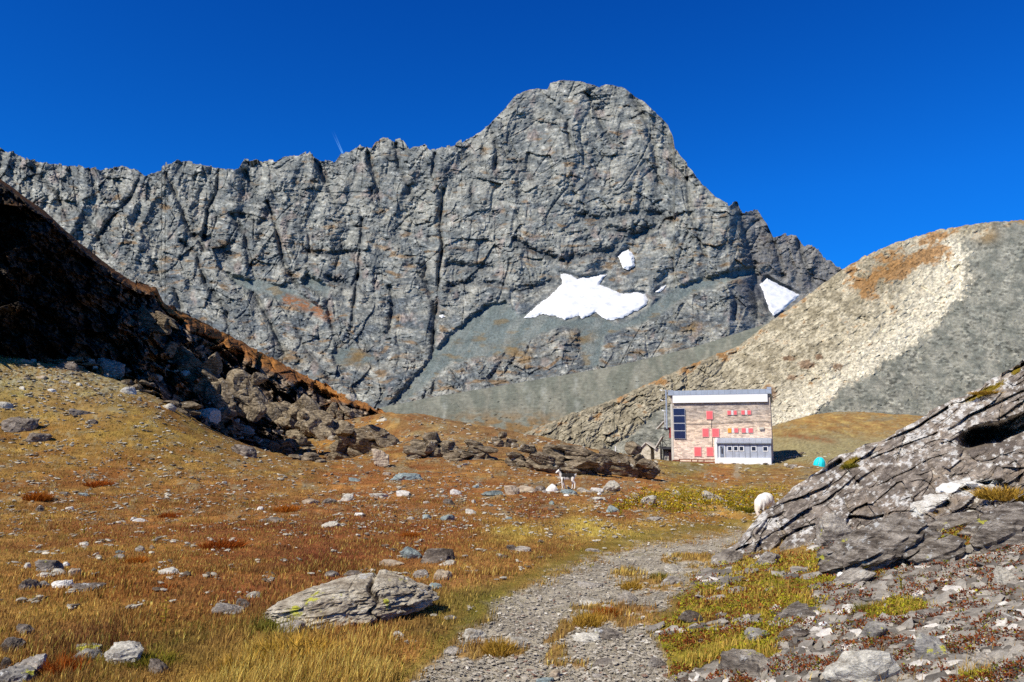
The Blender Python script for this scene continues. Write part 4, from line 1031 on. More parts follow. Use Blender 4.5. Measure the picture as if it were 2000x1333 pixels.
def outcrop_mesh(seed, n, kind, dip, spread=1.0):
    """a ledge outcrop: a pile of tilted beds grown together"""
    r = np.random.default_rng(seed); Vs, Fs, k = [], [], 0
    for i in range(n):
        V, fa = stone_shape(seed * 50 + i, 4, 17, .03, 1.6, .12, 30.0)
        t = (i + .5) / n * 2 - 1
        s = np.array([r.uniform(.2, .5), r.uniform(.3, .6), r.uniform(.12, .34)])
        V = V * s
        an = dip + r.normal() * .15
        V = V @ np.array([[math.cos(an), 0, -math.sin(an)], [0, 1, 0], [math.sin(an), 0, math.cos(an)]])
        V += [t * .72 * spread + r.normal() * .06, r.normal() * .22 + .1 * i / n, (1 - t * t) * .22 - .25 + r.normal() * .26]
        Vs.append(V); Fs.append(fa + k); k += len(V)
    V = np.concatenate(Vs)
    return mesh_np('ledge', V, np.concatenate(Fs), None, False, RM[kind])

LEDGES = [  # px, foot y, w, h, n, dip, label
 (845,900,110,56,10,.25,'dark brown ledges breaking through the turf, middle of the crest'),
 (925,905,100,44,9,.2,'low dark rock ledges right of the middle brown ledges on the crest'),
 (985,878,52,36,6,.1,'pale-topped rock knot on the crest between two dark ledges'),
 (1120,922,150,62,13,.32,'dark layered outcrop, left half of the crest rocks below the hut'),
 (1215,928,150,60,13,.38,'dark layered outcrop, right half of the crest rocks below the hut'),
 (1030,908,80,36,7,.3,'greenish dark slabs left of the crest rocks below the hut'),
 (700,888,130,64,10,.45,'shadowed overhanging block at the lower end of the left cliff'),
 (620,868,120,78,11,.5,'broken cliff blocks left of the overhanging block on the left ridge'),
 (540,840,110,80,11,.55,'jagged cliff blocks in the middle of the left ridge'),
 (452,800,120,90,11,.55,'black shaded cliff blocks above the squarish block'),
 (360,752,120,80,10,.55,'sunlit-topped cliff blocks above the pale slanting slab'),
 (575,880,80,30,7,.2,'flat broken blocks at the foot of the left ridge'),
 (280,664,110,64,8,.5,'rock spur with a pale tip standing out of the dark cliff'),
 (660,830,70,46,7,.5,'rock step on the left ridge with a sunlit left face'),
 (600,905,70,26,6,.1,'low brown rocks in turf below the left ridge'),
 (250,762,64,24,5,.3,'low rock ledge at the edge of the cliff shadow left of the pointed pale stone'),
 (345,806,70,30,6,.4,'broken ledge at the shadow edge just left of the squarish block'),
 (430,850,60,26,5,.4,'broken brown blocks just below the squarish block'),
 (520,884,86,34,7,.35,'brown blocks at the lower end of the cliff shadow'),
 (660,902,60,30,6,.3,'brown blocks at the foot of the overhanging block'),
 (110,712,90,20,6,.1,'rubble ledge at the foot of the black cliff on the far left'),
]
def build_stones():
    for i, (px, py, w, h, kind, lab, kw) in enumerate(STONES):
        kw = dict(kw)
        nm = 'boulder' if w >= 60 and py > 1000 or w >= 90 else 'stone'
        kw.setdefault('seed', 1000 + i)
        put_stone(nm, px, py, w, h, kind, lab, nm, **kw)
    # the big layered boulder in the grass
    Y = 6.62
    V, fa = stone_shape(407, 6, 7, .03, .6, 0, 7.0)
    X, Yv, Zv = V[:, 0].copy(), V[:, 1].copy(), V[:, 2].copy()
    rr = np.maximum(np.sqrt((np.abs(X) ** 3 + np.abs(Yv) ** 3)) ** (2 / 3), 1e-4)
    prof = np.interp(X, [-1, -.85, -.6, -.3, 0, .35, .6, .85, 1], [.22, .42, .66, .86, .97, 1.0, .94, .80, .58])
    V[:, 2] = np.where(Zv > 0, Zv * prof, Zv * .75)
    bed = V[:, 2] * 4.2 - X * .55 + .6 * fbm(X * 1.6, Yv * 1.6, None, 3, 9)
    k = bed % 1; brk = sst(-.15, .25, fbm(X * 3, bed * .7, None, 3, 12))
    V[:, 1] += np.where(Yv < .1, .07 * (k ** 2 - .3) * brk, 0)
    V[:, 1] += np.where(Yv < .1, .05 * facet(X * 4, bed * 1.3, None, 13, 1.5) + .03 * fbm(X * 16, bed * 5, None, 4, 14), 0)
    V[:, 2] += np.where(Zv > .2, .04 * facet(X * 3, Yv * 2.4, None, 15, 1.3) + .03 * fbm(X * 12, Yv * 9, None, 4, 16), 0)
    for xx, wd, dp in ((.26, .022, .22), (.66, .012, .07), (-.42, .012, .06), (.03, .01, .05)):
        d_ = (X - xx - .05 * np.sin(7 * Zv)) / wd
        V[:, 1] += np.where(Yv < .2, dp * np.exp(-d_ ** 2), 0); V[:, 2] -= np.where(Zv > .1, dp * np.exp(-d_ ** 2), 0)
    nb = (X > .28) & (X < .52); V[:, 2] += np.where(nb & (Zv > .3), .07, 0)
    o = link('boulder', mesh_np('layered_boulder', V, fa, None, False, RM['hero']))
    xx, _, _ = at(668, 1206, Y)
    o.location = (xx, Y + .42, float(ground(np.array([xx]), np.array([Y + .3]))[0]) + .115)
    o.scale = (.80, .47, .215); o.rotation_euler = (0, -.085, .12)
    tag(o, 'big long layered boulder with yellow lichen lying in the foreground grass', 'boulder')
    # ledges of the crest and of the left ridge
    for i, (px, py, w, h, n, dip, lab) in enumerate(LEDGES):
        Y = hit(px, py - 4) - (3.5 if i in (3, 4, 5, 6) else 0)
        x, _, z = at(px, py, Y); s = w * Y / F / 2
        o = link('rock_ledge', outcrop_mesh(700 + i, int(n * 1.9), 'brown', dip))
        o.location = (x, Y + .5 * s, z + h * Y / F * .34); o.scale = (s * 1.12, s * .7, h * Y / F * .92)
        tag(o, lab, 'rock ledge', 'dark rock ledges')
    # knoll of rock down in the valley
    x, y, z = at(945, 852, 150.0)
    o = link('rock_knoll', outcrop_mesh(760, 12, 'tan', .2)); o.location = (x, y, z - 1.5); o.scale = (6.2, 5, 5.2)
    tag(o, 'small brown rock knoll rising behind the crest in front of the grey moraine', 'rock knoll')
    # countable loose stones, zone by zone
    zones = [
     ('small pale stones strewn under the left cliff', 'small pale or grey stone strewn on the turf under the left cliff', [(0,705),(330,700),(420,790),(520,860),(300,800),(0,760)], 40, 9, 32, ('pale','grey','tan','pale')),
     ('stones along the rubble row', 'small stone in the rubble row crossing the meadow below the ledges', [(600,985),(780,955),(1000,945),(1220,950),(1220,985),(1000,985),(780,1000),(600,1005)], 24, 9, 22, ('pale','white','tan','grey','green')),
     ('stones in the middle meadow', 'small loose stone in the stony middle of the meadow', [(640,1035),(760,985),(960,985),(1130,985),(1100,1020),(900,1040),(700,1045)], 16, 8, 20, ('pale','white','grey','green')),
     ('stones in the left meadow', 'small loose stone in the orange left meadow', [(0,900),(560,900),(560,1130),(0,1130)], 16, 8, 22, ('pale','grey','pale','green')),
     ('stones under the crest ledges', 'loose stone on turf between the ledges and the rubble row', [(520,870),(800,900),(1080,905),(1080,945),(700,955),(520,930)], 20, 8, 22, ('pale','grey','tan','dark')),
     ('blocks along the cliff foot', 'loose block at the foot of the left cliff', [(380,790),(460,800),(720,880),(740,905),(560,900),(400,840)], 18, 14, 34, ('grey','dark','pale','tan')),
     ('platy stones of the right slope', 'loose platy grey stone on the slope right of the path', [(1560,1290),(1640,1190),(1800,1120),(2000,1050),(2000,1330),(1580,1330)], 34, 14, 46, ('grey','grey','pale','dark')),
     ('stones on the path', 'flat grey stone lying on the stony path', [(900,1333),(1000,1190),(1150,1110),(1380,1060),(1380,1090),(1260,1180),(1270,1333)], 18, 9, 30, ('grey','pale','grey')),
    ]
    r = np.random.default_rng(77); protos = {}
    for zi, (grp, lab, poly, n, lo_, hi, kinds) in enumerate(zones):
        p = np.array(poly, float); k = 0
        while k < n:
            qx, qy = r.uniform(p[:, 0].min(), p[:, 0].max()), r.uniform(p[:, 1].min(), p[:, 1].max())
            if inpoly(np.array([qx]), np.array([qy]), poly)[0] < 0: continue
            k += 1
            w = lo_ + (hi - lo_) * r.random() ** 2.2
            slope = zi in (6,)
            put_stone('stone', qx, qy, w, w * r.uniform(.26, .52), kinds[int(r.integers(len(kinds)))], lab, 'stone', grp, seed=2000 + int(r.integers(24)), sub=3, planes=13, turn=r.uniform(0, 6.28) if not slope else r.uniform(-.4, .4), tilt=-.4 + r.normal() * .2 if slope else r.normal() * .15, depth=r.uniform(.45, .9), sink=r.uniform(.3, .46))

# ================================================================== GRASS, GRAVEL AND LEAVES (nobody could count these)
def scatter(n, y0, y1, a0=-1.0, a1=1.0, seed=1):
    """random places on the near terrain, about evenly spread over what one sees from the path"""
    r = np.random.default_rng(seed)
    a = r.uniform(a0, a1, n * 3); l = r.uniform(math.log(y0), math.log(y1), n * 3); y = np.exp(l)
    e0 = (ground0(a * y, y) - EYE) / y; y2 = y * 1.03; e1 = (ground0(a * y2, y2) - EYE) / y2
    g = np.clip((e1 - e0) / .03, 0.012, 1) ; keep = r.random(n * 3) < g / np.quantile(g, .9)
    a, y = a[keep][:n], y[keep][:n]
    x = a * y
    z0 = ground0(x, y); px, py = proj(x, y, z0)
    return x, y, z0 + bumps(x, y), px, py, r

def blades(x, y, z, h, w, c, r, seg=1, lean=.45, wind=.25, fl=1.0):
    n = len(x); az = r.uniform(0, 2 * math.pi, n)
    tx, ty = np.cos(az), np.sin(az)
    la = r.uniform(0, 2 * math.pi, n); lm = h * lean * r.random(n)
    ox, oy = np.cos(la) * lm + wind * h * .6, np.sin(la) * lm
    w2 = w / 2
    B = np.stack([x, y, z - .01], 1); T = np.stack([tx * w2, ty * w2, 0 * w2], 1)
    tip = B + np.stack([ox, oy, h * np.sqrt(np.clip(1 - (lm / h) ** 2 * .5, .2, 1))], 1)
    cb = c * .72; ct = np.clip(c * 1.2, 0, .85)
    if seg == 1:
        V = np.stack([B - T, B + T, tip], 1).reshape(-1, 3); cc = np.stack([cb, cb, ct], 1).reshape(-1, 3)
        Fa = np.arange(3 * n).reshape(-1, 3)
    else:
        M = B + (tip - B) * [.4, .4, .62]
        V = np.stack([B - T, B + T, M - T * .75, M + T * .75, tip], 1).reshape(-1, 3)
        cc = np.stack([cb, cb, c, c, ct], 1).reshape(-1, 3); o = (np.arange(n) * 5)[:, None]
        Fa = np.concatenate([o + [0, 1, 3], o + [0, 3, 2], o + [2, 3, 4]], 0)
    return V, Fa, cc

def leaf_mat(name, trans=.35):
    m = bpy.data.materials.new(name); m.use_nodes = True; nt = m.node_tree; nt.nodes.clear()
    out = nd(nt, 'ShaderNodeOutputMaterial'); mx = nd(nt, 'ShaderNodeMixShader'); mx.inputs[0].default_value = trans
    a = nd(nt, 'ShaderNodeAttribute', attribute_name='Col'); n = pos_noise(nt, 30.0, 3)
    c = mixn(nt, 'MULTIPLY', a.outputs[0], ramp(nt, n, [(.3, (.75,) * 3), (.7, (1.25,) * 3)]))
    d = nd(nt, 'ShaderNodeBsdfDiffuse'); t = nd(nt, 'ShaderNodeBsdfTranslucent')
    for s in (d, t): nt.links.new(c, s.inputs[0])
    nt.links.new(d.outputs[0], mx.inputs[1]); nt.links.new(t.outputs[0], mx.inputs[2]); nt.links.new(mx.outputs[0], out.inputs[0])
    return m

def stuff(name, parts, mat, smooth=False):
    Vs, Fs, Cs, k = [], [], [], 0
    for V, Fa, cc in parts:
        Vs.append(V); Fs.append(Fa + k); Cs.append(cc); k += len(V)
    o = link(name, mesh_np(name, np.concatenate(Vs), np.concatenate(Fs), np.concatenate(Cs), smooth, mat))
    return tag(o, kind='stuff')

def build_grass():
    M = leaf_mat('dry_grass')
    parts = []
    for y0, y1, n, seg, seed in ((3.2, 9.5, 190000, 2, 1), (9.0, 20, 170000, 1, 2), (19, 60, 150000, 1, 3), (60, 130, 30000, 1, 4)):
        x, y, z, px, py, r = scatter(n, y0, y1, -.95, .95, seed)
        path, rs, moss, stony, w1, w2 = masks(x, y, px, py)
        tus = sst(-.15, .4, fbm(x / .9, y / .9, None, 3, 501)); bare = fbm(x / 2.2, y / 2.2, None, 3, 502) + .6 * fbm(px / 40, py / 14, None, 4, 215) * (y > 14)
        p = (1 - path) * (1 - .97 * stony) * (1 - .3 * moss) * (1 - .8 * sst(.1, .35, bare) * sst(12, 22, y))
        p = p * np.where(rs > .5, .8, 1.0)
        edge = np.exp(-((inpoly(px, py, PATH) + 14) / 16) ** 2) * (y < 20)
        k = r.random(len(x)) < p
        x, y, z, px, py, tus, moss, edge, rs = (t[k] for t in (x, y, z, px, py, tus, moss, edge, rs))
        n = len(x)
        fg = sst(-30, 60, inpoly(px, py, [(330,1420),(400,1290),(520,1240),(640,1225),(780,1215),(800,1420)]))
        h = (.035 + .07 * tus * r.random(n) + .025 * r.random(n)) * (1 + 1.3 * fg) * (1 - .55 * edge)
        h = h * np.where(y > 20, .75, np.where(y > 9, .8, 1))
        c = turf_color(px, py)
        n3 = fbm(x / 2.6, y / 2.6, None, 4, 212)
        c = mixc(c, c * np.array([.84, .68, .62]), sst(-.05, .4, n3)); c = mixc(c, c * np.array([1.18, 1.35, 1.25]), sst(.02, .4, -n3))
        c = mixc(c, C(214, 172, 92), (r.random(n) < .22 + .3 * fg) * (.3 + .6 * r.random(n)))
        c = mixc(c, C(112, 108, 36), (r.random(n) < .10 + .5 * edge) * .8)
        c = mixc(c, mixc(C(150, 132, 40), C(196, 150, 70), r.random(n)), (moss > .3) * .8)
        gr = np.exp(-(((px - 530) / 60) ** 2 + ((py - 1225) / 24) ** 2)) + np.exp(-(((px - 300) / 120) ** 2 + ((py - 1290) / 22) ** 2)) + .8 * np.exp(-(((px - 770) / 70) ** 2 + ((py - 1190) / 14) ** 2))
        c = mixc(c, C(88, 104, 36), np.clip(gr, 0, 1) * .75)
        lum = c.mean(1, keepdims=True); c = c * .78 + lum * np.array([1.15, .97, .72]) * .22
        pb = sst(.08, .35, fbm(x / 1.3 + 40, y / 1.3, None, 4, 531)); c = mixc(c, C(124, 84, 62), pb * .55)
        c = c * (1 + .55 * fbm(px / 26, py / 7, None, 4, 213, .6) + .4 * fbm(px / 8, py / 3.4, None, 3, 540))[:, None]
        c = c * np.array([1.56, 1.68, 1.16]) * ((.68 + .62 * r.random(n)))[:, None]
        w = np.maximum(.0035, .00115 * y) * (.7 + .7 * r.random(n))
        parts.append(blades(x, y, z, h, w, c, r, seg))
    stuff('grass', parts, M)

def tussock_mesh(seed, n, c1, c2, mat):
    r = np.random.default_rng(seed)
    rad = np.sqrt(r.random(n)) * .8; th = r.uniform(0, 6.28, n)
    x, y = rad * np.cos(th), rad * np.sin(th)
    h = (.55 + .5 * r.random(n)) * (1.1 - .55 * rad)
    V, Fa, cc = blades(x, y, 0 * x - .05, h, .035 + .03 * r.random(n), mixc(c1, c2, r.random(n)) * (.6 + .7 * r.random(n))[:, None], r, 2, .9, .1)
    k = np.repeat(np.arange(n), 5); out = np.stack([np.cos(th), np.sin(th), 0 * th], 1)[k] * (V[:, 2:3] - 0) * .55 * rad[k][:, None]
    return mesh_np('tussock', V + out, Fa, cc, False, mat)

def build_plants():
    M = leaf_mat('tussock_blades', .3)
    T = [tussock_mesh(1, 420, C(150, 84, 28), C(190, 112, 40), M), tussock_mesh(2, 420, C(136, 66, 24), C(176, 96, 38), M), tussock_mesh(3, 600, C(150, 120, 40), C(206, 164, 76), M), tussock_mesh(4, 420, C(92, 96, 34), C(140, 124, 44), M)]
    for px, py, w, h, k, lab in ((70,978,48,26,0,'bright orange grass tussock in the upper left meadow beside a dark stone'), (430,1072,76,26,1,'wide rusty red grass tussock in the left middle meadow'),
        (190,950,50,16,1,'low rusty tussock above and right of the bright orange one'), (330,1012,40,16,1,'small dark rusty tussock in the left meadow between two white stones'), (265,1100,44,18,0,'orange tussock just above the long pale stone at left'),
        (560,1000,50,18,0,'orange tussock on the rubble row left of centre'), (800,1050,34,18,0,'round orange tussock in the middle meadow under the blue-green stone'), (320,1152,40,16,1,'rusty tussock beside the yellow grass at left'),
        (975,1278,60,40,2,'straw and brown tussock hanging over the path edge beside the pinkish stone'), (560,1300,150,60,2,'largest golden grass tussock at the bottom of the foreground'), (470,1330,120,56,2,'golden tussock at the bottom edge left of the largest one'),
        (640,1320,120,50,2,'pale straw tussock right of the largest golden one'), (120,1320,70,50,1,'brown tussock with twiggy top behind the bottom left stones'), (1150,1222,60,34,2,'yellow tuft on the turf strip in the middle of the path'), (1185,1205,50,28,0,'orange tuft at the upper end of the turf strip in the path'),
        (1685,1100,30,40,2,'thin straw tuft beside the pale block under the outcrop'), (1690,1196,40,28,3,'green-brown tuft in stones below the thin blade of rock'), (1930,1330,50,32,3,'green tuft in the lower right corner'), (1835,1012,60,22,2,'straw grass growing on the ledge below the quartz seam'),
        (1965,972,90,30,2,'long straw grass patch at the right edge under the outcrop'), (1930,768,56,9,2,'yellow grass tuft high on the crest of the big outcrop'), (1665,912,34,12,3,'yellow-green moss cushion on the crest of the big outcrop'), (1060,1140+0,10,6,2,'tiny straw tuft at the upper left edge of the path'),
        (1235,1150,40,22,2,'straw tuft on the right half of the upper path'), (1290,1130,36,18,3,'yellow-green tuft beside the pale slab at the upper path'), (1455,1000,40,16,3,'dark green tuft beside the white sheep'), (525,1228,54,20,3,'bright green tuft at the left foot of the big layered boulder'),(290,1304,90,34,3,'bright green tuft right of the smooth pale stone at bottom left')):
        Y = hit(px, py)
        if px > 1600 and py < 1000:
            Y = float(outcrop_Y(np.array([px], float), np.array([py], float))[0][0]) - .15
        x, _, z = at(px, py, Y)
        o = link('grass_tussock', T[k]); s = w * Y / F / 2
        o.location = (x, Y + .25 * s, z - .02); o.scale = (s * 1.15, s * 1.15, h * Y / F * 1.05); o.rotation_euler = (0, 0, px * .7)
        tag(o, lab, 'grass tussock', 'grass tussocks')
    # tall yellow-leaved herbs
    LM = leaf_mat('herb_leaves', .4); r = np.random.default_rng(8)
    for px, py, h, lab in ((322,1218,48,'yellow-leaved herb standing alone in the foreground meadow'), (228,1102-0,24,'slender yellow herb left of the long pale stone'), (300,1062,22,'small yellow herb in the left meadow above the tan stone'), (164,1045,24,'brown seed-headed herb in the upper left meadow'), (1762,1160,44,'thin straw stalk in front of the long jutting slab')):
        Y = hit(px, py); x, _, z = at(px, py, Y); H = h * Y / F
        t = thing('herb', lab, 'herb', (x, Y, z - .01), px * .3, 'single tall herbs')
        V, Fa, cc = blades(np.array([0, .004, -.004]), np.array([0, .003, -.002]), np.zeros(3), np.array([H, H * .9, H * .85]), np.full(3, .006 + .0008 * Y), np.array([C(140, 128, 52)] * 3), r, 2, .2, .05)
        link('stem', mesh_np('stem', V, Fa, cc, False, LM), t)
        n = 16; hz = np.linspace(.1, 1, n) * H; an = np.arange(n) * 2.4; L_ = .22 * H * (1.2 - .6 * np.linspace(0, 1, n))
        c0 = np.stack([0 * an, 0 * an, hz], 1); d = np.stack([np.cos(an), np.sin(an), .35 + 0 * an], 1); sd_ = np.stack([-np.sin(an), np.cos(an), 0 * an], 1)
        V = np.stack([c0, c0 + d * L_[:, None] * .5 + sd_ * L_[:, None] * .22, c0 + d * L_[:, None] * [1, 1, .6], c0 + d * L_[:, None] * .5 - sd_ * L_[:, None] * .22], 1).reshape(-1, 3)
        cc = np.repeat(mixc(C(196, 180, 60), C(150, 140, 40), r.random(n)), 4, 0)
        f = link('foliage', mesh_np('foliage', V, np.arange(4 * n).reshape(-1, 4), cc, False, LM), t)
    # leafy plants : small leaves without number
    parts = []
    def leaves(x, y, z, s, c, r):
        n = len(x); a = r.uniform(0, 6.28, n); e = r.uniform(-.3, 1.1, n)
        u = np.stack([np.cos(a) * np.cos(e), np.sin(a) * np.cos(e), np.sin(e)], 1); v = np.stack([-np.sin(a), np.cos(a), r.normal(size=n) * .4], 1)
        P = np.stack([x, y, z], 1); s = s[:, None]
        V = np.stack([P, P + (u + v * .6) * s, P + u * 2 * s, P + (u - v * .6) * s], 1).reshape(-1, 3)
        return V, np.arange(4 * n).reshape(-1, 4), np.repeat(c, 4, 0)
    x, y, z, px, py, r = scatter(260000, 17, 40, 0.02, .42, 21)
    m = inpoly(px, py, [(1180,1004),(1210,978),(1250,962),(1330,952),(1400,958),(1470,955),(1530,940),(1560,945),(1490,1000),(1400,1004),(1290,1000)]) + 16 * fbm(x / 1.5, y / 1.5, None, 3, 510)
    k = (m > 0) & (fbm(x / .5, y / .5, None, 2, 511) > .05 - .25 * sst(0, 14, m) + .2) & (r.random(len(x)) < .28)
    x, y, z, px = x[k], y[k], z[k], px[k]; n = len(x)
    hh = .32 * r.random(n) ** 1.2 * sst(-.3, .4, fbm(x / .8, y / .8, None, 2, 512))
    c = 1.5 * mixc(C(140, 126, 30), C(190, 164, 48), r.random(n)); c = mixc(c, C(104, 112, 34), (r.random(n) < .3) * .8); c = mixc(c, C(160, 84, 30), (r.random(n) < .15) * .8)
    parts.append(leaves(x, y, z + hh, .02 + .025 * r.random(n), c * (.5 + .8 * r.random(n))[:, None], r))
    stuff('low_shrubs', parts, LM)
    parts = []
    x, y, z, px, py, r = scatter(240000, 2.6, 12, .1, 1.0, 22)
    path, rs, moss, stony, w1, w2 = masks(x, y, px, py)
    cl = fbm(x / .35, y / .35, None, 3, 513) + .4 * fbm(x / .1, y / .1, None, 2, 514)
    k = (rs > .3) & ((moss > .3) & (cl > -.18) | (cl > .02)) & (path < .4)
    x, y, z, moss, cl = (t[k] for t in (x, y, z, moss, cl)); n = len(x)
    red = mixc(C(104, 46, 30), C(146, 86, 46), r.random(n)); ylw = mixc(C(176, 164, 44), C(128, 132, 40), r.random(n))
    pt = fbm(x / .45, y / .45, None, 3, 530); g = np.where(moss > .3, .15 + .8 * sst(-.12, .12, pt), .08); c = np.where((r.random(n) < g)[:, None], ylw, red)
    c = mixc(c, C(86, 98, 34), (r.random(n) < .12) * .9) * (.75 + .9 * r.random(n))[:, None]
    parts.append(leaves(x, y, z + .012 + .05 * r.random(n) * sst(-.2, .4, cl), (.006 + .009 * r.random(n)) * (y / 7) ** .6, c, r))
    stuff('ground_cover', parts, LM)

def build_gravel():
    d, fa = ico(1); nv = len(d)
    GM = col_mat('gravel_stone', 20.0, 90.0, .3, .7, .01)
    def peb(x, y, z, s, c, r, flat=.45, tilt=None):
        n = len(x)
        P = d[None] * (1 + .42 * (r.random((n, nv, 1)) - .5)) * np.stack([s * (1 + .5 * r.random(n)), s * (.6 + .5 * r.random(n)), s * flat * (.6 + .7 * r.random(n))], 1)[:, None]
        a = r.uniform(0, 6.28, n); ca, sa = np.cos(a)[:, None], np.sin(a)[:, None]
        X, Y_, Z = P[..., 0], P[..., 1], P[..., 2]
        X, Y_ = X * ca - Y_ * sa, X * sa + Y_ * ca
        t = r.normal(size=n) * .22 + (0 if tilt is None else tilt); ct, st = np.cos(t)[:, None], np.sin(t)[:, None]
        X, Z = X * ct + Z * st, -X * st + Z * ct
        V = np.stack([X + x[:, None], Y_ + y[:, None], Z + (z + s * flat * .3)[:, None]], -1).reshape(-1, 3)
        return V, (fa[None] + (np.arange(n) * nv)[:, None, None]).reshape(-1, 3), np.repeat(c, nv, 0)
    x, y, z, px, py, r = scatter(120000, 3.3, 24, -.5, .5, 31)
    path = masks(x, y, px, py)[0]; k = (path > .35 + .4 * r.random(len(x)))
    x, y, z = x[k][:22000], y[k][:22000], z[k][:22000]; n = len(x)
    c = mixc(C(140, 132, 118), C(190, 180, 162), r.random(n)); c = mixc(c, C(214, 207, 192), (r.random(n) < .08)); c = mixc(c, C(120, 84, 66), (r.random(n) < .06) * .8)
    stuff('gravel', [peb(x, y, z, (.0045 + .02 * r.random(n) ** 4) * np.maximum(.9, y / 9.5), c, r, .30)], GM)
    x, y, z, px, py, r = scatter(130000, 2.6, 14, .05, 1.0, 32)
    path, rs, moss, stony, w1, w2 = masks(x, y, px, py); k = (stony > .35) & (w1 + .8 * w2 > -.34)
    x, y, z = x[k][:24000], y[k][:24000], z[k][:24000]; n = len(x)
    c = mixc(C(96, 90, 83), C(176, 168, 155), r.random(n)); c = mixc(c, C(214, 207, 196), (r.random(n) < .08))
    stuff('scree', [peb(x, y, z, (.006 + .085 * r.random(n) ** 3.6) * np.maximum(.8, y / 6), c, r, .22, -.38)], GM)
    x, y, z, px, py, r = scatter(90000, 7, 120, -.95, .6, 33)
    path, rs, moss, stony, w1, w2 = masks(x, y, px, py)
    b = .22 * sst(860, 740, py) * (px < 420) + fbm(px / 50, py / 16, None, 3, 520) + .25 * sst(940, 1000, py) * sst(1050, 1020, py) * sst(600, 700, px) + .2 * sst(800, 740, py) + .15 * sst(12, 26, y) - .22 * sst(14, 8, y)
    k = (b > .08) & (rs < .3) & (path < .3); x, y, z = x[k][:22000], y[k][:22000], z[k][:22000]; n = len(x)
    c = mixc(C(140, 130, 112), C(206, 198, 178), r.random(n)); c = mixc(c, C(100, 88, 74), (r.random(n) < .25))
    stuff('pebbles', [peb(x, y, z + .02, (.013 + .06 * r.random(n) ** 3.4) * np.maximum(.7, y / 22), c, r, .36)], GM)
# ================================================================== THE HUT
class MB:
    """collects boxes, prisms and tubes into one mesh"""
    def __init__(s): s.v, s.f = [], []
    def add(s, V, Fs):
        k = len(s.v); s.v += [tuple(map(float, p)) for p in V]; s.f += [[i + k for i in f] for f in Fs]; return s
    def box(s, x0, x1, y0, y1, z0, z1):
        V = [(x, y, z) for z in (z0, z1) for y in (y0, y1) for x in (x0, x1)]
        return s.add(V, [[0, 2, 3, 1], [4, 5, 7, 6], [0, 1, 5, 4], [2, 6, 7, 3], [0, 4, 6, 2], [1, 3, 7, 5]])
    def hexa(s, b, t):      # bottom and top quads, counter-clockwise seen from above
        return s.add(list(b) + list(t), [[3, 2, 1, 0], [4, 5, 6, 7], [0, 1, 5, 4], [1, 2, 6, 5], [2, 3, 7, 6], [3, 0, 4, 7]])
    def slab(s, p0, p1, p2, p3, th):
        n = (Vector(p1) - Vector(p0)).cross(Vector(p3) - Vector(p0)).normalized() * th
        return s.hexa([p0, p1, p2, p3], [tuple(Vector(p) + n) for p in (p0, p1, p2, p3)])
    def tube(s, pts, r, n=8):
        pts = [Vector(p) for p in pts]; k = len(s.v)
        for i, p in enumerate(pts):
            d = (pts[min(i + 1, len(pts) - 1)] - pts[max(i - 1, 0)]).normalized()
            u = d.orthogonal().normalized(); w = d.cross(u)
            for j in range(n):
                a = 2 * math.pi * j / n; s.v.append(tuple(p + (u * math.cos(a) + w * math.sin(a)) * r))
        for i in range(len(pts) - 1):
            for j in range(n): s.f.append([k + i * n + j, k + i * n + (j + 1) % n, k + (i + 1) * n + (j + 1) % n, k + (i + 1) * n + j])
        s.f.append([k + j for j in reversed(range(n))]); s.f.append([k + (len(pts) - 1) * n + j for j in range(n)])
        return s
    def obj(s, name, mat, parent=None, bevel=0.0):
        me = bpy.data.meshes.new(name); me.from_pydata(s.v, [], s.f)
        bm = bmesh.new(); bm.from_mesh(me); bmesh.ops.recalc_face_normals(bm, faces=bm.faces)
        if bevel: bmesh.ops.bevel(bm, geom=bm.edges[:], offset=bevel, segments=1, affect='EDGES')
        bm.to_mesh(me); bm.free(); me.materials.append(mat)
        return link(name, me, parent)

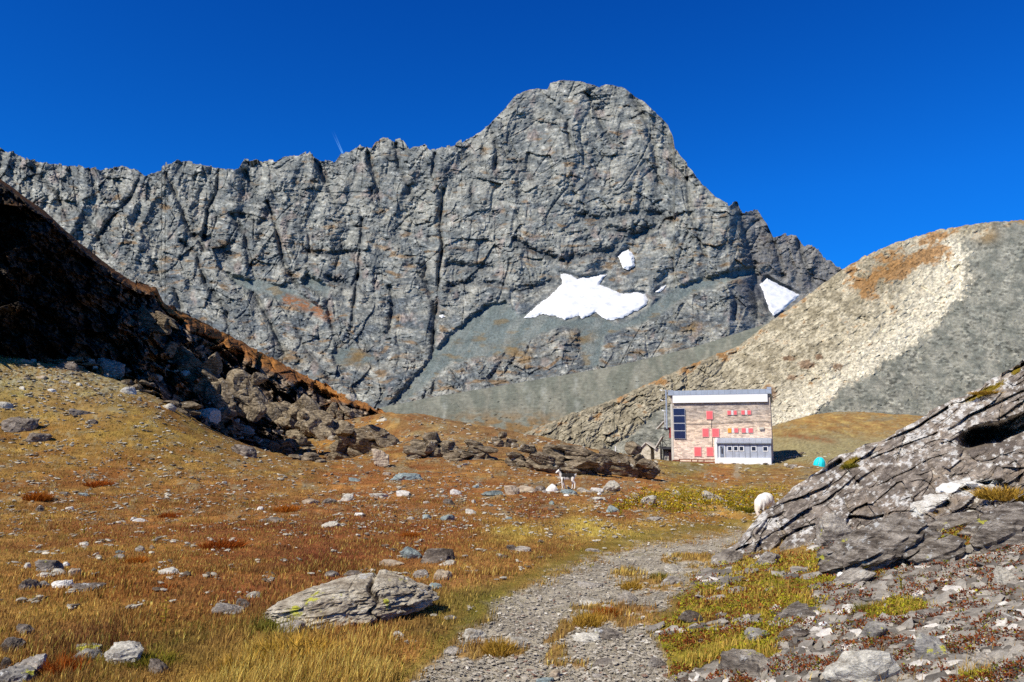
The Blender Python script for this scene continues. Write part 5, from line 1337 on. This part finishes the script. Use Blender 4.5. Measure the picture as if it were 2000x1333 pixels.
def stone_wall_mat():
    m, nt, b, _ = newmat('rubble_masonry')
    tc = nd(nt, 'ShaderNodeTexCoord').outputs['Object']
    mp = nd(nt, 'ShaderNodeMapping'); mp.inputs['Scale'].default_value = (1.25, 1.25, 3.6); nt.links.new(tc, mp.inputs[0])
    wob = nd(nt, 'ShaderNodeTexNoise'); wob.inputs['Scale'].default_value = 1.3; nt.links.new(mp.outputs[0], wob.inputs['Vector'])
    ad = nd(nt, 'ShaderNodeVectorMath', operation='MULTIPLY_ADD'); ad.inputs[1].default_value = (.5, .5, .5)
    nt.links.new(wob.outputs[1], ad.inputs[0]); nt.links.new(mp.outputs[0], ad.inputs[2])
    vo = nd(nt, 'ShaderNodeTexVoronoi'); vo.inputs['Scale'].default_value = 1.5; nt.links.new(ad.outputs[0], vo.inputs['Vector'])
    ve = nd(nt, 'ShaderNodeTexVoronoi', feature='DISTANCE_TO_EDGE'); ve.inputs['Scale'].default_value = 1.5; nt.links.new(ad.outputs[0], ve.inputs['Vector'])
    sp = nd(nt, 'ShaderNodeSeparateXYZ'); nt.links.new(tc, sp.inputs[0])
    n = pos_noise(nt, .45, 4, .6, (1, 1, 2), None, True)
    hz = nd(nt, 'ShaderNodeMath', operation='MULTIPLY_ADD'); hz.inputs[1].default_value = .1; nt.links.new(sp.outputs[2], hz.inputs[0])
    nm = nd(nt, 'ShaderNodeMath', operation='MULTIPLY_ADD'); nm.inputs[1].default_value = .8; nm.inputs[2].default_value = -.4; nt.links.new(n, nm.inputs[0]); nt.links.new(nm.outputs[0], hz.inputs[2])
    base = ramp(nt, hz.outputs[0], [(.2, lk(230, 210, 192)), (.52, lk(226, 204, 180)), (.68, lk(198, 182, 164)), (.86, lk(178, 168, 158))])
    hsv = nd(nt, 'ShaderNodeSeparateColor'); nt.links.new(vo.outputs['Color'], hsv.inputs[0])
    c = mixn(nt, 'MULTIPLY', base, ramp(nt, hsv.outputs[0], [(0, (.62, .6, .6)), (.5, (.95, .95, .95)), (1, (1.25, 1.22, 1.18))]))
    c = mixn(nt, 'MULTIPLY', c, ramp(nt, pos_noise(nt, 6, 4, .7), [(.3, (.8,) * 3), (.7, (1.15,) * 3)]))
    c = mixn(nt, 'MULTIPLY', c, ramp(nt, ve.outputs['Distance'], [(.0, (.68, .65, .62)), (.06, (1, 1, 1))]))
    nt.links.new(c, b.inputs['Base Color']); bump(nt, b, ve.outputs['Distance'], .5, .06)
    return m

def metal_mat(name, c, period=.42, vert=True, rough=.45):
    m, nt, b, _ = newmat(name)
    tc = nd(nt, 'ShaderNodeTexCoord').outputs['Object']; sp = nd(nt, 'ShaderNodeSeparateXYZ'); nt.links.new(tc, sp.inputs[0])
    w = nd(nt, 'ShaderNodeMath', operation='PINGPONG'); w.inputs[1].default_value = period; nt.links.new(sp.outputs[0], w.inputs[0])
    k = ramp(nt, w.outputs[0], [(0, (.7,) * 3), (.06 * period / .42, (1,) * 3)])
    cc = mixn(nt, 'MULTIPLY', mixn(nt, 'MULTIPLY', tuple(c), k), ramp(nt, pos_noise(nt, 1.4, 5, .6), [(.3, (.85,) * 3), (.7, (1.12,) * 3)]))
    nt.links.new(cc, b.inputs['Base Color']); b.inputs['Roughness'].default_value = rough; b.inputs['Specular IOR Level'].default_value = .4
    return m

HT = math.radians(-20)
HUTX, HUTY, HUTZ = None, 112.0, None
def build_hut():
    x, y, z = at(1409, 903.0, HUTY)
    Wd, Ht, Dp = 14.6, 10.75, 9.0
    wallM, metal = stone_wall_mat(), metal_mat('roof_sheet_metal', C(156, 166, 180))
    panelM = metal_mat('grey_panel', C(168, 174, 186), 1.05); white = flat_mat('white_render', (.82, .82, .81), .85, 0, .05, 1.5)
    red = flat_mat('faded_red_paint', C(232, 104, 108), .7, 0, .10, 2.0); edge = flat_mat('pink_shutter_frame', C(226, 150, 150), .7, 0, .1)
    orange = flat_mat('orange_paint', C(238, 160, 56), .7, 0, .12); glass = flat_mat('dark_window_glass', C(28, 42, 66), .1, 0, .2, 1.0, .6)
    cell, nt, b, _ = newmat('solar_cells')
    tc = nd(nt, 'ShaderNodeTexCoord').outputs['Object']; mp = nd(nt, 'ShaderNodeMapping'); mp.inputs['Rotation'].default_value = (math.pi / 2, 0, 0); nt.links.new(tc, mp.inputs[0])
    br = nd(nt, 'ShaderNodeTexBrick'); br.offset = 0; br.inputs['Scale'].default_value = 1; br.inputs['Brick Width'].default_value = .19; br.inputs['Row Height'].default_value = .19; br.inputs['Mortar Size'].default_value = .012
    br.inputs['Color1'].default_value = (.006, .009, .045, 1); br.inputs['Color2'].default_value = (.008, .012, .06, 1); br.inputs['Mortar'].default_value = (.05, .06, .12, 1)
    nt.links.new(mp.outputs[0], br.inputs['Vector']); nt.links.new(br.outputs[0], b.inputs['Base Color']); b.inputs['Roughness'].default_value = .22; b.inputs['Specular IOR Level'].default_value = .4
    alu = flat_mat('aluminium', C(206, 208, 212), .4, 0, .05); iron = flat_mat('dark_iron', C(56, 56, 60), .6); rust = flat_mat('rusty_timber', C(128, 74, 52), .85, 0, .3, 3.0)
    conc = flat_mat('pale_concrete', C(196, 190, 178), .9, 0, .15, 2.0)

    h = thing('mountain_hut', 'three-storey stone mountain hut with red shutters and a white band under its metal roof', 'hut', (x, y, z - .15), HT)
    X0, X1 = -Wd / 2, Wd / 2
    def U(X, Yz): return X0 + (X - 530 - (Yz - 200) * .048) / 1222 * Wd
    def Z(Yz): return (1010 - Yz) / 868 * Ht + .15
    # walls: front, slightly battered
    MB().hexa([(X0, 0, -1), (X1, 0, -1), (X1, Dp, -1), (X0, Dp, -1)], [(X0 + .05, .06, Z(190)), (X1 - .05, .06, Z(190)), (X1 - .05, Dp, Ht * .86), (X0 + .05, Dp, Ht * .86)]).obj('wall', wallM, h)
    # roof: mono-pitch sheet metal, its upright front edge over the white band
    zt, zb = Z(140), Z(196)
    MB().hexa([(X0 - .30, -.42, zb), (X1 + .18, -.42, zb), (X1 + .18, Dp + .4, Ht * .86), (X0 - .30, Dp + .4, Ht * .86)], [(X0 - .30, -.42, zt), (X1 + .18, -.42, zt), (X1 + .18, Dp + .4, Ht * .86 + .5), (X0 - .30, Dp + .4, Ht * .86 + .5)]).obj('roof', metal, h)
    MB().box(X1 - .42, X1 + .20, -.44, .5, zt - .1, zt + .28).obj('roof_end_cap', metal, h)
    MB().box(X0 - .32, X0 + .5, -.44, .5, zt - .05, zt + .10).obj('roof_end_cap', metal, h)
    MB().box(U(566, 240), U(1722, 240), -.38, .05, Z(291), Z(197)).obj('white_band', white, h)
    # shutters, closed
    def shutter(xa, ya, xb, yb, mat=red):
        w0, w1, z0, z1 = U(xa, yb), U(xb, yb), Z(yb), Z(ya)
        s = MB().box(w0, w1, -.10, -.03, z0, z1).obj('shutter', edge if mat is red else mat, h)
        k = .06 if w1 - w0 < .7 else .09
        p = MB().box(w0 + k, w1 - k, -.118, -.095, z0 + k, z1 - k).obj('shutter_board', mat, s)
        return s
    for q in ((990,392,1072,497), (945,605,1025,710), (1062,605,1152,712), (848,830,938,945), (1000,830,1086,942)): shutter(*q)
    for xa, xb, xc, xd, ya, yb, m0 in ((1245,1291,1322,1362,392,444,red), (1413,1456,1487,1531,391,443,red), (1255,1298,1333,1380,605,658,orange), (1420,1470,1502,1554,603,659,red)):
        s = shutter(xa, ya, xb, yb, m0)
        if m0 is orange: s['label'] = 'orange shutter among red ones'
        shutter(xc, ya, xd, yb)
        wn = MB().box(U(xb + 4, yb), U(xc - 4, yb), -.05, .02, Z(yb), Z(ya)).obj('window_frame', white, h)
        MB().box(U(xb + 9, yb), U(xc - 9, yb), -.06, -.045, Z(yb - 6), Z(ya + 6)).obj('pane', flat_mat('curtained_glass', C(214, 206, 198), .3), wn)
    # four solar panels one above the other
    ys = [358, 449, 542, 634, 735]
    for i in range(4):
        w0, w1 = U(571 + 5 * i, ys[i]), U(722 + 4.4 * i, ys[i])
        p = MB().box(w0, w1, -.20, -.12, Z(ys[i + 1]) + .03, Z(ys[i])).obj('solar_panel', alu, h)
        MB().box(w0 + .045, w1 - .045, -.215, -.195, Z(ys[i + 1]) + .075, Z(ys[i]) - .045).obj('cells', cell, p)
    # cable across the front, drain pipe, stove outlet
    pts = [(U(735 + (1775 - 735) * t, 540), -.09, Z(546 - 22 * t + 16 * math.sin(3.1 * t * 2) * .5)) for t in np.linspace(0, 1, 20)]
    MB().tube(pts, .028, 6).obj('cable', iron, h)
    MB().tube([(U(1054, 500), -.06, Z(500)), (U(1054, 605), -.06, Z(605))], .03, 6).obj('drain_pipe', iron, h)
    MB().tube([(U(1067, 715), -.06, Z(715)), (U(1067, 905), -.06, Z(905))], .03, 6).obj('drain_pipe', iron, h)
    MB().box(U(1628, 610), U(1682, 610), -.30, .02, Z(618), Z(592)).obj('stone_outlet', conc, h)
    MB().box(X0 - .02, X0 + .32, -.05, .3, -.5, Z(300)).obj('corner_pilaster', conc, h)
    # low annexe in front on the right
    ax0, ax1, ad = U(1118, 1000), U(1776, 1000), 2.3
    zr, ze, zp = Z(727), Z(792), Z(950)
    A = MB().box(ax0 + .34, ax1 - .12, -ad + .1, 0, zp, ze + .12).obj('annexe', panelM, h)
    tag(A, 'low grey metal-clad annexe with a white base')
    MB().box(ax0 + .02, ax1 - .06, -ad - .02, .0, -.6, zp + .002).obj('plinth', white, A)
    MB().hexa([(ax0, -ad - .06, -.5), (ax0 + .38, -ad - .06, -.5), (ax0 + .38, 0, -.5), (ax0, 0, -.5)], [(ax0, -ad - .06, ze + .25), (ax0 + .38, -ad - .06, ze + .25), (ax0 + .38, 0, zr + .08), (ax0, 0, zr + .08)]).obj('wing_wall', white, A)
    MB().slab((ax0 + .3, -ad - .32, ze + .10), (ax1 + .08, -ad - .32, ze + .10), (ax1 + .08, .0, zr - .02), (ax0 + .3, .0, zr - .02), .12).obj('annexe_roof', metal, A)
    MB().box(ax1 - .12, ax1 + .02, -ad, 0, -.5, ze + .08).obj('side_wall', panelM, A)
    for xa, xb in ((1270,1318), (1341,1388), (1408,1455), (1548,1599), (1681,1732)):
        w0, w1 = U(xa, 870), U(xb, 870)
        f = MB().box(w0 - .05, w1 + .05, -ad + .02, -ad + .13, Z(876), Z(816)).obj('window', white, A)
    # panes are parts of the annexe set proud of their frames
        MB().box(w0 + .01, w1 - .06, -ad + .005, -ad + .05, Z(866), Z(822)).obj('pane', glass, A)
    d0, d1 = U(1168, 900), U(1236, 900)
    MB().box(d0, d1, -ad + .04, -ad + .13, Z(985), Z(806)).obj('door_frame', white, A)
    MB().box(d0 + .1, d1 - .1, -ad + .01, -ad + .06, Z(978), Z(816)).obj('glazed_door', flat_mat('door_glass', C(120, 130, 146), .2, 0, .3, 1.5, .5), A)
    MB().box(d0 + .30, d1 - .28, -ad - .01, -ad + .03, Z(905), Z(840)).obj('notice', flat_mat('dark_notice', C(54, 52, 60), .7), A)
    MB().box(d0 + .2, d1 - .35, -ad - .015, -ad + .03, Z(834), Z(822)).obj('door_lamp', iron, A)
    for xx in (1240, 1324, 1398, 1470, 1530, 1612):
        MB().box(U(xx, 870) - .02, U(xx, 870) + .02, -ad + .06, -ad + .115, zp + .01, ze).obj('panel_seam', flat_mat('seam', C(120, 126, 138), .5), A)
    # bench and stacked timber along the foot of the wall
    bn = thing('timber_bench', 'long rusty brown timber bench along the foot of the hut wall', 'bench', (x, y, z - .15), HT)
    bx0, bx1 = U(668, 1000), U(1128, 1000)
    MB().box(bx0, bx1, -1.0, -.45, Z(986), Z(976)).obj('seat', rust, bn)
    for t in (0, .33, .5, .67, 1): MB().box(bx0 + (bx1 - bx0 - .12) * t, bx0 + (bx1 - bx0 - .12) * t + .12, -.95, -.5, -.3, Z(987)).obj('leg', rust, bn)
    MB().box(bx0, bx1, -1.06, -1.0, -.2, Z(1004)).obj('kick_board', rust, bn)
    st = thing('timber_stack', 'stack of rusty brown timber at the left corner of the hut', 'timber stack', (x, y, z - .15), HT)
    m = MB(); rr = random.Random(3)
    for i in range(6):
        for j in range(4): m.box(U(585, 1000) + i * .17 + rr.random() * .03, U(585, 1000) + i * .17 + .15, -1.1 + rr.random() * .1, -.35, -.2 + j * .16, -.2 + j * .16 + .145)
    m.obj('logs', rust, st)

    # ---------------- left of the hut: stairs, canopies, mast, shed
    S = 7.84
    def L(X, Yp):      # zoomed photo position -> hut coordinates
        px, py = 1230 + X / S, 740 + Yp / S
        return (px - 1307.5) / 197 * Wd + X0, (903.5 - py) / 139 * Ht
    sc = thing('outside_staircase', 'dark metal outside staircase with two sloping canopies on the left side of the hut', 'staircase', (x, y, z - .15), HT)
    for Xp in (424, 470, 600):
        xx, zz = L(Xp, 1040); MB().box(xx - .05, xx + .05, .5, .6, -.8, zz + (.6 if Xp != 470 else -.6)).obj('post', iron, sc)
    a = L(436, 1045); b_ = L(598, 1080)
    MB().box(a[0], b_[0], .45, 2.0, b_[1], a[1]).obj('landing', iron, sc)
    MB().box(L(545, 0)[0], L(598, 0)[0], .9, 1.6, -.8, b_[1] - .02).obj('cellar_door', flat_mat('dark_red_door', C(48, 22, 24), .8), sc)
    MB().box(L(430, 0)[0], L(598, 0)[0], 2.2, 2.3, -.8, b_[1] - .02).obj('back_wall', flat_mat('dark_boards', C(30, 28, 30), .9), sc)
    for i in range(9):
        xx0, zz = L(466, 1275 - i * 21); xx1 = L(546, 0)[0]
        MB().box(xx0, xx1, .9 + i * .13, 1.25 + i * .13, zz - .12, zz).obj('step', conc, sc)
    MB().tube([(*[L(462, 1215)[0], .8], L(462, 1215)[1]), (L(462, 1070)[0], .8, L(462, 1070)[1])], .04, 6).obj('handrail', iron, sc)
    for (xa, ya, xb, yb) in ((372, 772, 500, 648), (350, 1062, 462, 888)):
        p0, p1 = L(xa, ya), L(xb, yb)
        cn = MB().slab((p0[0], -.2, p0[1]), (p1[0], -.2, p1[1]), (p1[0], 1.9, p1[1]), (p0[0], 1.9, p0[1]), .14).obj('canopy', conc, sc)
        MB().box(p0[0] + .35, p1[0] + .5, .4, .5, p0[1] + .12, p0[1] + .24).obj('canopy_beam', iron, sc)
        MB().tube([(p1[0] - .05, .45, p1[1]), (p1[0] - .05, .45, p0[1] + .15)], .05, 6).obj('canopy_post', iron, sc)
    for ya in (930, 985):
        MB().tube([(L(440, ya)[0], .35, L(440, ya)[1] - .35), (L(600, ya)[0], .35, L(600, ya)[1])], .04, 6).obj('rail', iron, sc)
    MB().tube([(L(470, 960)[0], .5, L(470, 960)[1]), (L(530, 1030)[0], .5, L(530, 1030)[1])], .05, 6).obj('brace', iron, sc)
    MB().box(L(568, 0)[0], L(600, 0)[0], .3, .75, L(0, 905)[1], L(0, 745)[1]).obj('meter_cabinet', flat_mat('dark_red_cabinet', C(150, 62, 60), .7), sc)
    MB().box(L(490, 0)[0], L(588, 0)[0], .3, 1.6, L(0, 782)[1], L(0, 740)[1]).obj('balcony', iron, sc)
    ms = thing('antenna_mast', 'pale metal mast with small white antennas at the upper left corner of the hut', 'mast', (x, y, z - .15), HT)
    xm = L(545, 0)[0]
    MB().tube([(xm, -.25, L(0, 760)[1]), (xm, -.25, L(0, 160)[1])], .12, 10).obj('pole', metal, ms)
    MB().tube([(xm - .32, -.15, L(0, 740)[1]), (xm - .28, -.15, L(0, 500)[1])], .06, 8).obj('side_pipe', alu, ms)
    for yp, dx in ((160, -.75), (318, -.7), (480, -.5)):
        zz = L(0, yp)[1]
        q = MB().tube([(xm, -.25, zz - .1), (xm + dx * .6, -.25, zz)], .03, 6).obj('bracket', alu, ms)
        MB().hexa([(xm + dx - .2, -.32, zz + .02), (xm + dx + .2, -.32, zz - .16), (xm + dx + .2, -.2, zz - .16), (xm + dx - .2, -.2, zz + .02)], [(xm + dx - .2, -.32, zz + .16), (xm + dx + .2, -.32, zz - .02), (xm + dx + .2, -.2, zz - .02), (xm + dx - .2, -.2, zz + .16)]).obj('antenna', white, q)
    sh = thing('stone_shed', 'small whitewashed stone shed with a gabled slab roof left of the hut', 'shed', (x, y, z - .15), HT)
    wl, wr, pk = L(100, 1085), L(322, 1075), L(190, 985)
    y0, y1 = .2, 3.4
    shm = rock_mat('whitewashed_rubble', lk(196, 188, 166), lk(226, 218, 198), lk(120, 112, 98), 0, 0, 2.2, (1, 1, 1.6), obj=True)
    V = [(wl[0], y0, -2), (wr[0] - .55, y0, -2), (wr[0] - .55, y0, wr[1]), (pk[0], y0, pk[1]), (wl[0], y0, wl[1])]
    m = MB(); m.add(V + [(p[0], y1, p[2]) for p in V], [[0, 1, 2, 3, 4], [9, 8, 7, 6, 5], [0, 5, 6, 1], [1, 6, 7, 2], [2, 7, 8, 3], [3, 8, 9, 4], [4, 9, 5, 0]]); m.obj('wall', shm, sh)
    MB().slab((wl[0] - .3, y0 - .3, wl[1] - .18), (pk[0], y0 - .3, pk[1] + .02), (pk[0], y1, pk[1] + .02), (wl[0] - .3, y1, wl[1] - .18), .16).obj('roof_slab', conc, sh)
    MB().slab((pk[0] + .02, y0 - .3, pk[1] + .02), (wr[0] + .3, y0 - .3, wr[1] - .1), (wr[0] + .3, y1, wr[1] - .1), (pk[0] + .02, y1, pk[1] + .02), .16).obj('roof_slab', conc, sh)
    MB().box(wr[0] + .02, L(415, 0)[0], .3, 2.2, -2, L(0, 1075)[1]).obj('lean_to_wall', shm, sh)
    # thin pole standing apart
    xp, yp, zp_ = at(1202, 884, 118.0)
    pl = thing('thin_pole', 'very thin dark pole standing apart left of the shed', 'pole', (xp, yp, zp_ - .5))
    MB().tube([(0, 0, -1), (-.15, 0, 8.4)], .045, 6).obj('shaft', flat_mat('weathered_pole', C(84, 88, 74), .8), pl)
    MB().box(-.07, .07, -.07, .07, .3, 1.5).obj('white_sleeve', white, pl)
    # stone border of the terrace
    for i, (px, w, k) in enumerate(((1312,9,'pale'),(1326,12,'pale'),(1340,8,'white'),(1352,12,'grey'),(1372,10,'pale'),(1392,14,'pale'),(1410,9,'tan'),(1466,11,'pale'),(1476,9,'white'),(1498,10,'pale'))):
        put_stone('stone', px, 908 + (i % 3), w, 4.5, k, 'pale stone edging the terrace at the foot of the hut', 'stone', 'edging stones in front of the hut', seed=2000 + i, sub=2, sink=.2, Y=108.5)
    # dry row of stones near the tent
    for i, px in enumerate((1536,1543,1551,1557,1566,1574,1581,1589,1596,1604,1611,1619)):
        put_stone('stone', px, 910 + .18 * (px - 1536) + 3 * (i % 2), 9 + 4 * (i % 3), 5.5, ('pale','dark','grey','tan')[i % 4], 'stone of the low row leading from the hut to the turquoise tent', 'stone', 'row of stones beside the tent', seed=2000 + i, sub=3, sink=.2, Y=84 - i * .6)

def build_tent():
    Y = 73.0; x, y, z = at(1600, 909, Y)
    fab = flat_mat('turquoise_nylon', (.01, .62, .68), .55, 0, .18, 2.5); pm = flat_mat('tent_pole', C(210, 214, 216), .4)
    t = thing('tent', 'small turquoise dome tent half hidden behind the outcrop', 'tent', (x, y, z - .1), .3); t.scale = (.56, .56, .72); t.rotation_euler = (.10, .16, .3)
    n, k = 24, 9; V = []
    for j in range(k + 1):
        e = math.pi / 2 * j / k
        for i in range(n):
            a = 2 * math.pi * i / n
            rr = 1.0 + .10 * math.cos(4 * a) - .05 * math.cos(8 * a) * math.cos(e)
            V.append((1.05 * rr * math.cos(a) * math.cos(e) ** .85, .9 * rr * math.sin(a) * math.cos(e) ** .85, 1.22 * math.sin(e) ** .9))
    Fa = [[j * n + i, j * n + (i + 1) % n, (j + 1) * n + (i + 1) % n, (j + 1) * n + i] for j in range(k) for i in range(n)]
    fl = link('fly_sheet', mesh_np('fly_sheet', V, Fa, None, False, fab), t)
    for s in (1, -1):
        pts = [(1.07 * math.cos(u) * math.cos(math.pi / 4 * s) * 1.06, .92 * math.cos(u) * math.sin(math.pi / 4 * s) * 1.06, 1.26 * math.sin(u)) for u in np.linspace(0, math.pi, 17)]
        MB().tube(pts, .018, 6).obj('pole', pm, t)
    MB().slab((-.28, -.93, .02), (.30, -.93, .02), (.12, -.66, .80), (-.10, -.66, .80), .012).obj('door_flap', flat_mat('pale_turquoise_nylon', (.05, .62, .66), .5), t)
    for sx_, sy_ in ((1, 1), (1, -1), (-1, 1), (-1, -1)):
        MB().tube([(sx_ * .62, sy_ * .55, .62), (sx_ * 1.35, sy_ * 1.15, 0)], .008, 4).obj('guy_line', pm, t)

# ================================================================== ANIMALS
def body(name, balls, chains, mat, colf, vox=.016, parent=None, smooth=6):
    """one continuous body: balls and tapered limbs fused by a voxel remesh"""
    bm = bmesh.new()
    def ball(c, r):
        g = bmesh.ops.create_icosphere(bm, subdivisions=3, radius=1)['verts']
        rr = r if isinstance(r, (tuple, list)) else (r, r, r)
        for v in g: v.co = Vector((v.co.x * rr[0] + c[0], v.co.y * rr[1] + c[1], v.co.z * rr[2] + c[2]))
    for c, r in balls: ball(c, r)
    for ch in chains:
        for (p, r), (q, s) in zip(ch[:-1], ch[1:]):
            p, q = Vector(p), Vector(q); n = max(2, int((q - p).length / (min(r, s) * .5)))
            for i in range(n + 1): ball(p.lerp(q, i / n), r + (s - r) * i / n)
    me = bpy.data.meshes.new('tmp'); bm.to_mesh(me); bm.free()
    o = bpy.data.objects.new('tmp', me); COL.objects.link(o)
    m = o.modifiers.new('r', 'REMESH'); m.mode = 'VOXEL'; m.voxel_size = vox
    s = o.modifiers.new('s', 'SMOOTH'); s.iterations = smooth; s.factor = .5
    dg = bpy.context.evaluated_depsgraph_get(); ev = bpy.data.meshes.new_from_object(o.evaluated_get(dg))
    bpy.data.objects.remove(o); bpy.data.meshes.remove(me)
    V = np.zeros(len(ev.vertices) * 3); ev.vertices.foreach_get('co', V); V = V.reshape(-1, 3)
    Nn = np.zeros(len(V) * 3); ev.vertex_normals.foreach_get('vector', Nn); Nn = Nn.reshape(-1, 3)
    V2 = V + Nn * (.006 * fbm(V[:, 0] * 26, V[:, 1] * 26, V[:, 2] * 26, 3, 5))[:, None]
    ev.vertices.foreach_set('co', V2.ravel())
    c = np.ones((len(V), 4)); c[:, :3] = colf(V)
    a = ev.color_attributes.new('Col', 'FLOAT_COLOR', 'POINT'); a.data.foreach_set('color', c.ravel().astype(np.float32))
    ev.polygons.foreach_set('use_smooth', np.ones(len(ev.polygons), bool)); ev.materials.clear(); ev.materials.append(mat); ev.name = name
    return link(name, ev, parent)

def build_animals():
    fur = col_mat('fur', 9.0, 60.0, .14, .8, .01); dark = flat_mat('dark_eye', (.01, .01, .012), .3); horn = flat_mat('horn', C(96, 86, 74), .6)
    # ---- spotted goat, walking to the left across the rubble, head raised towards the camera side
    Y = hit(1108, 957); x, y, z = at(1108, 957, Y)
    g = thing('goat', 'piebald black and white goat standing on the rubble row', 'goat', (x, y, z + .02), .12); gs = .78 * Y / 29.0; g.scale = (gs, gs, gs)
    balls = [((-.16, 0, .60), (.19, .145, .19)), ((.04, 0, .60), (.22, .15, .175)), ((.24, 0, .62), (.17, .145, .17)), ((-.27, 0, .66), (.12, .10, .13))]
    leg = lambda xx, yy, kx, fx, hz: [((xx, yy, hz), .075), ((xx + kx, yy, .32), .042), ((xx + kx * .6 + fx * .6, yy, .14), .03), ((xx + fx, yy, .03), .034), ((xx + fx - .04, yy, .02), .03)]
    chains = [leg(-.25, -.085, -.02, .0, .52), leg(-.20, .085, .02, .10, .52),
              [((.27, -.085, .56), .095), ((.25, -.09, .42), .065), ((.37, -.09, .29), .038), ((.36, -.09, .12), .028), ((.36, -.09, .03), .034), ((.32, -.09, .02), .03)],
              [((.27, .085, .56), .095), ((.22, .09, .42), .065), ((.30, .09, .29), .038), ((.27, .09, .12), .028), ((.27, .09, .03), .034), ((.23, .09, .02), .03)],
              [((-.28, 0, .68), .115), ((-.37, -.02, .80), .082), ((-.41, -.04, .90), .078)], [((-.41, -.04, .90), .078), ((-.50, -.09, .86), .058), ((-.57, -.13, .815), .040)],
              [((.40, 0, .70), .03), ((.46, 0, .74), .022), ((.49, 0, .70), .015)]]
    def gc(V):
        X, Yv, Zv = V.T; n = fbm(V[:, 0] * 5, V[:, 1] * 5, V[:, 2] * 5, 3, 3)
        blk = sst(.56, .62, Zv + .10 * n) * sst(-.38, -.28, X + .1 * n) * sst(.40, .32, X + .12 * n)
        blk = np.maximum(blk, sst(.05, .02, np.abs(X + .235 + .04 * n)) * sst(.66, .5, Zv) * sst(.28, .34, Zv) * .95)
        blk = np.maximum(blk, sst(.17, .12, np.abs(X - .02)) * sst(.44, .50, Zv) * sst(-.1, .15, n))
        blk = np.maximum(blk, sst(.86, .93, Zv + .05 * n) * sst(-.45, -.40, X))
        c = mixc(np.broadcast_to(C(238, 232, 220), V.shape), C(44, 40, 38), blk)
        return mixc(c, C(196, 176, 156), sst(.09, .05, Zv) * .8)
    body('body', balls, chains, fur, gc, .016, g)
    for s in (1, -1):
        e = MB(); e.hexa([(-.385, -.04 + s * .06, .905), (-.36, -.04 + s * .06, .905), (-.33, -.04 + s * .16, .885), (-.36, -.04 + s * .17, .88)], [(-.385, -.04 + s * .06, .93), (-.36, -.04 + s * .06, .93), (-.335, -.04 + s * .16, .90), (-.36, -.04 + s * .17, .895)]); e.obj('ear', fur, g)
        MB().tube([(-.395, -.035 + s * .03, .95), (-.37, -.03 + s * .04, 1.03), (-.30, -.02 + s * .06, 1.08)], .016, 7).obj('horn', horn, g)
        b = MB(); b.tube([(-.455, -.065 + s * .055, .90), (-.462, -.068 + s * .062, .90)], .011, 8); b.obj('eye', dark, g)
    # ---- white sheep grazing beside the tip of the outcrop
    Y = 20.6; x, y, z = at(1487, 1012, Y)
    z = float(ground(np.array([x]), np.array([Y]))[0])
    s_ = thing('sheep', 'white sheep grazing with lowered head, partly hidden by the tip of the outcrop', 'sheep', (x + .06, Y, z - .02), .75); s_.scale = (.82, .82, .86)
    balls = [((.22, 0, .56), (.26, .22, .23)), ((.02, 0, .53), (.27, .22, .23)), ((-.16, 0, .47), (.20, .185, .21)), ((.36, 0, .58), (.16, .18, .19)), ((.1, 0, .64), (.22, .16, .12))]
    lg = lambda xx, yy, d: [((xx, yy, .42), .085), ((xx + d, yy, .24), .044), ((xx + d * .5, yy, .10), .034), ((xx + d * .4 - .02, yy, .03), .04)]
    chains = [lg(-.2, -.10, -.02), lg(-.16, .10, .02),
              [((.36, -.11, .48), .11), ((.32, -.11, .34), .07), ((.41, -.11, .22), .042), ((.40, -.11, .10), .034), ((.38, -.11, .03), .04)], [((.36, .11, .48), .11), ((.32, .11, .34), .07), ((.41, .11, .22), .042), ((.40, .11, .10), .034), ((.38, .11, .03), .04)],
              [((-.26, 0, .50), .15), ((-.38, -.02, .38), .115), ((-.45, -.04, .29), .095)], [((-.45, -.04, .29), .092), ((-.49, -.07, .20), .072), ((-.50, -.10, .11), .05)], [((.50, 0, .62), .05), ((.54, 0, .48), .035)]]
    def scol(V):
        c = np.broadcast_to(C(246, 242, 232), V.shape).copy()
        c = mixc(c, C(206, 180, 160), sst(.30, .18, V[:, 2]) * sst(-.40, -.36, V[:, 0]) * .8)
        c = mixc(c, C(214, 196, 178), sst(-.42, -.47, V[:, 0]) * .8)
        return c
    body('body', balls, chains, fur, scol, .017, s_, 8)
    for k in (1, -1):
        MB().hexa([(-.44, -.04 + k * .09, .30), (-.41, -.04 + k * .09, .30), (-.40, -.04 + k * .19, .25), (-.44, -.04 + k * .19, .25)], [(-.44, -.04 + k * .09, .325), (-.41, -.04 + k * .09, .325), (-.40, -.04 + k * .19, .27), (-.44, -.04 + k * .19, .27)]).obj('ear', fur, s_)
        MB().tube([(-.525, -.065 + k * .058, .235), (-.533, -.066 + k * .070, .235)], .019, 8).obj('eye', dark, s_)
    MB().tube([(-.525, -.115, .095), (-.552, -.12, .088)], .032, 8).obj('nose', dark, s_)

for f_ in (build_mountain, build_snow, build_moraine, build_hill, build_valley, build_contrail, build_ground, build_hillside, build_outcrop, build_stones, build_grass, build_plants, build_gravel, build_hut, build_tent, build_animals):
    r_ = f_()
    if f_ is build_outcrop: build_quartz(r_)
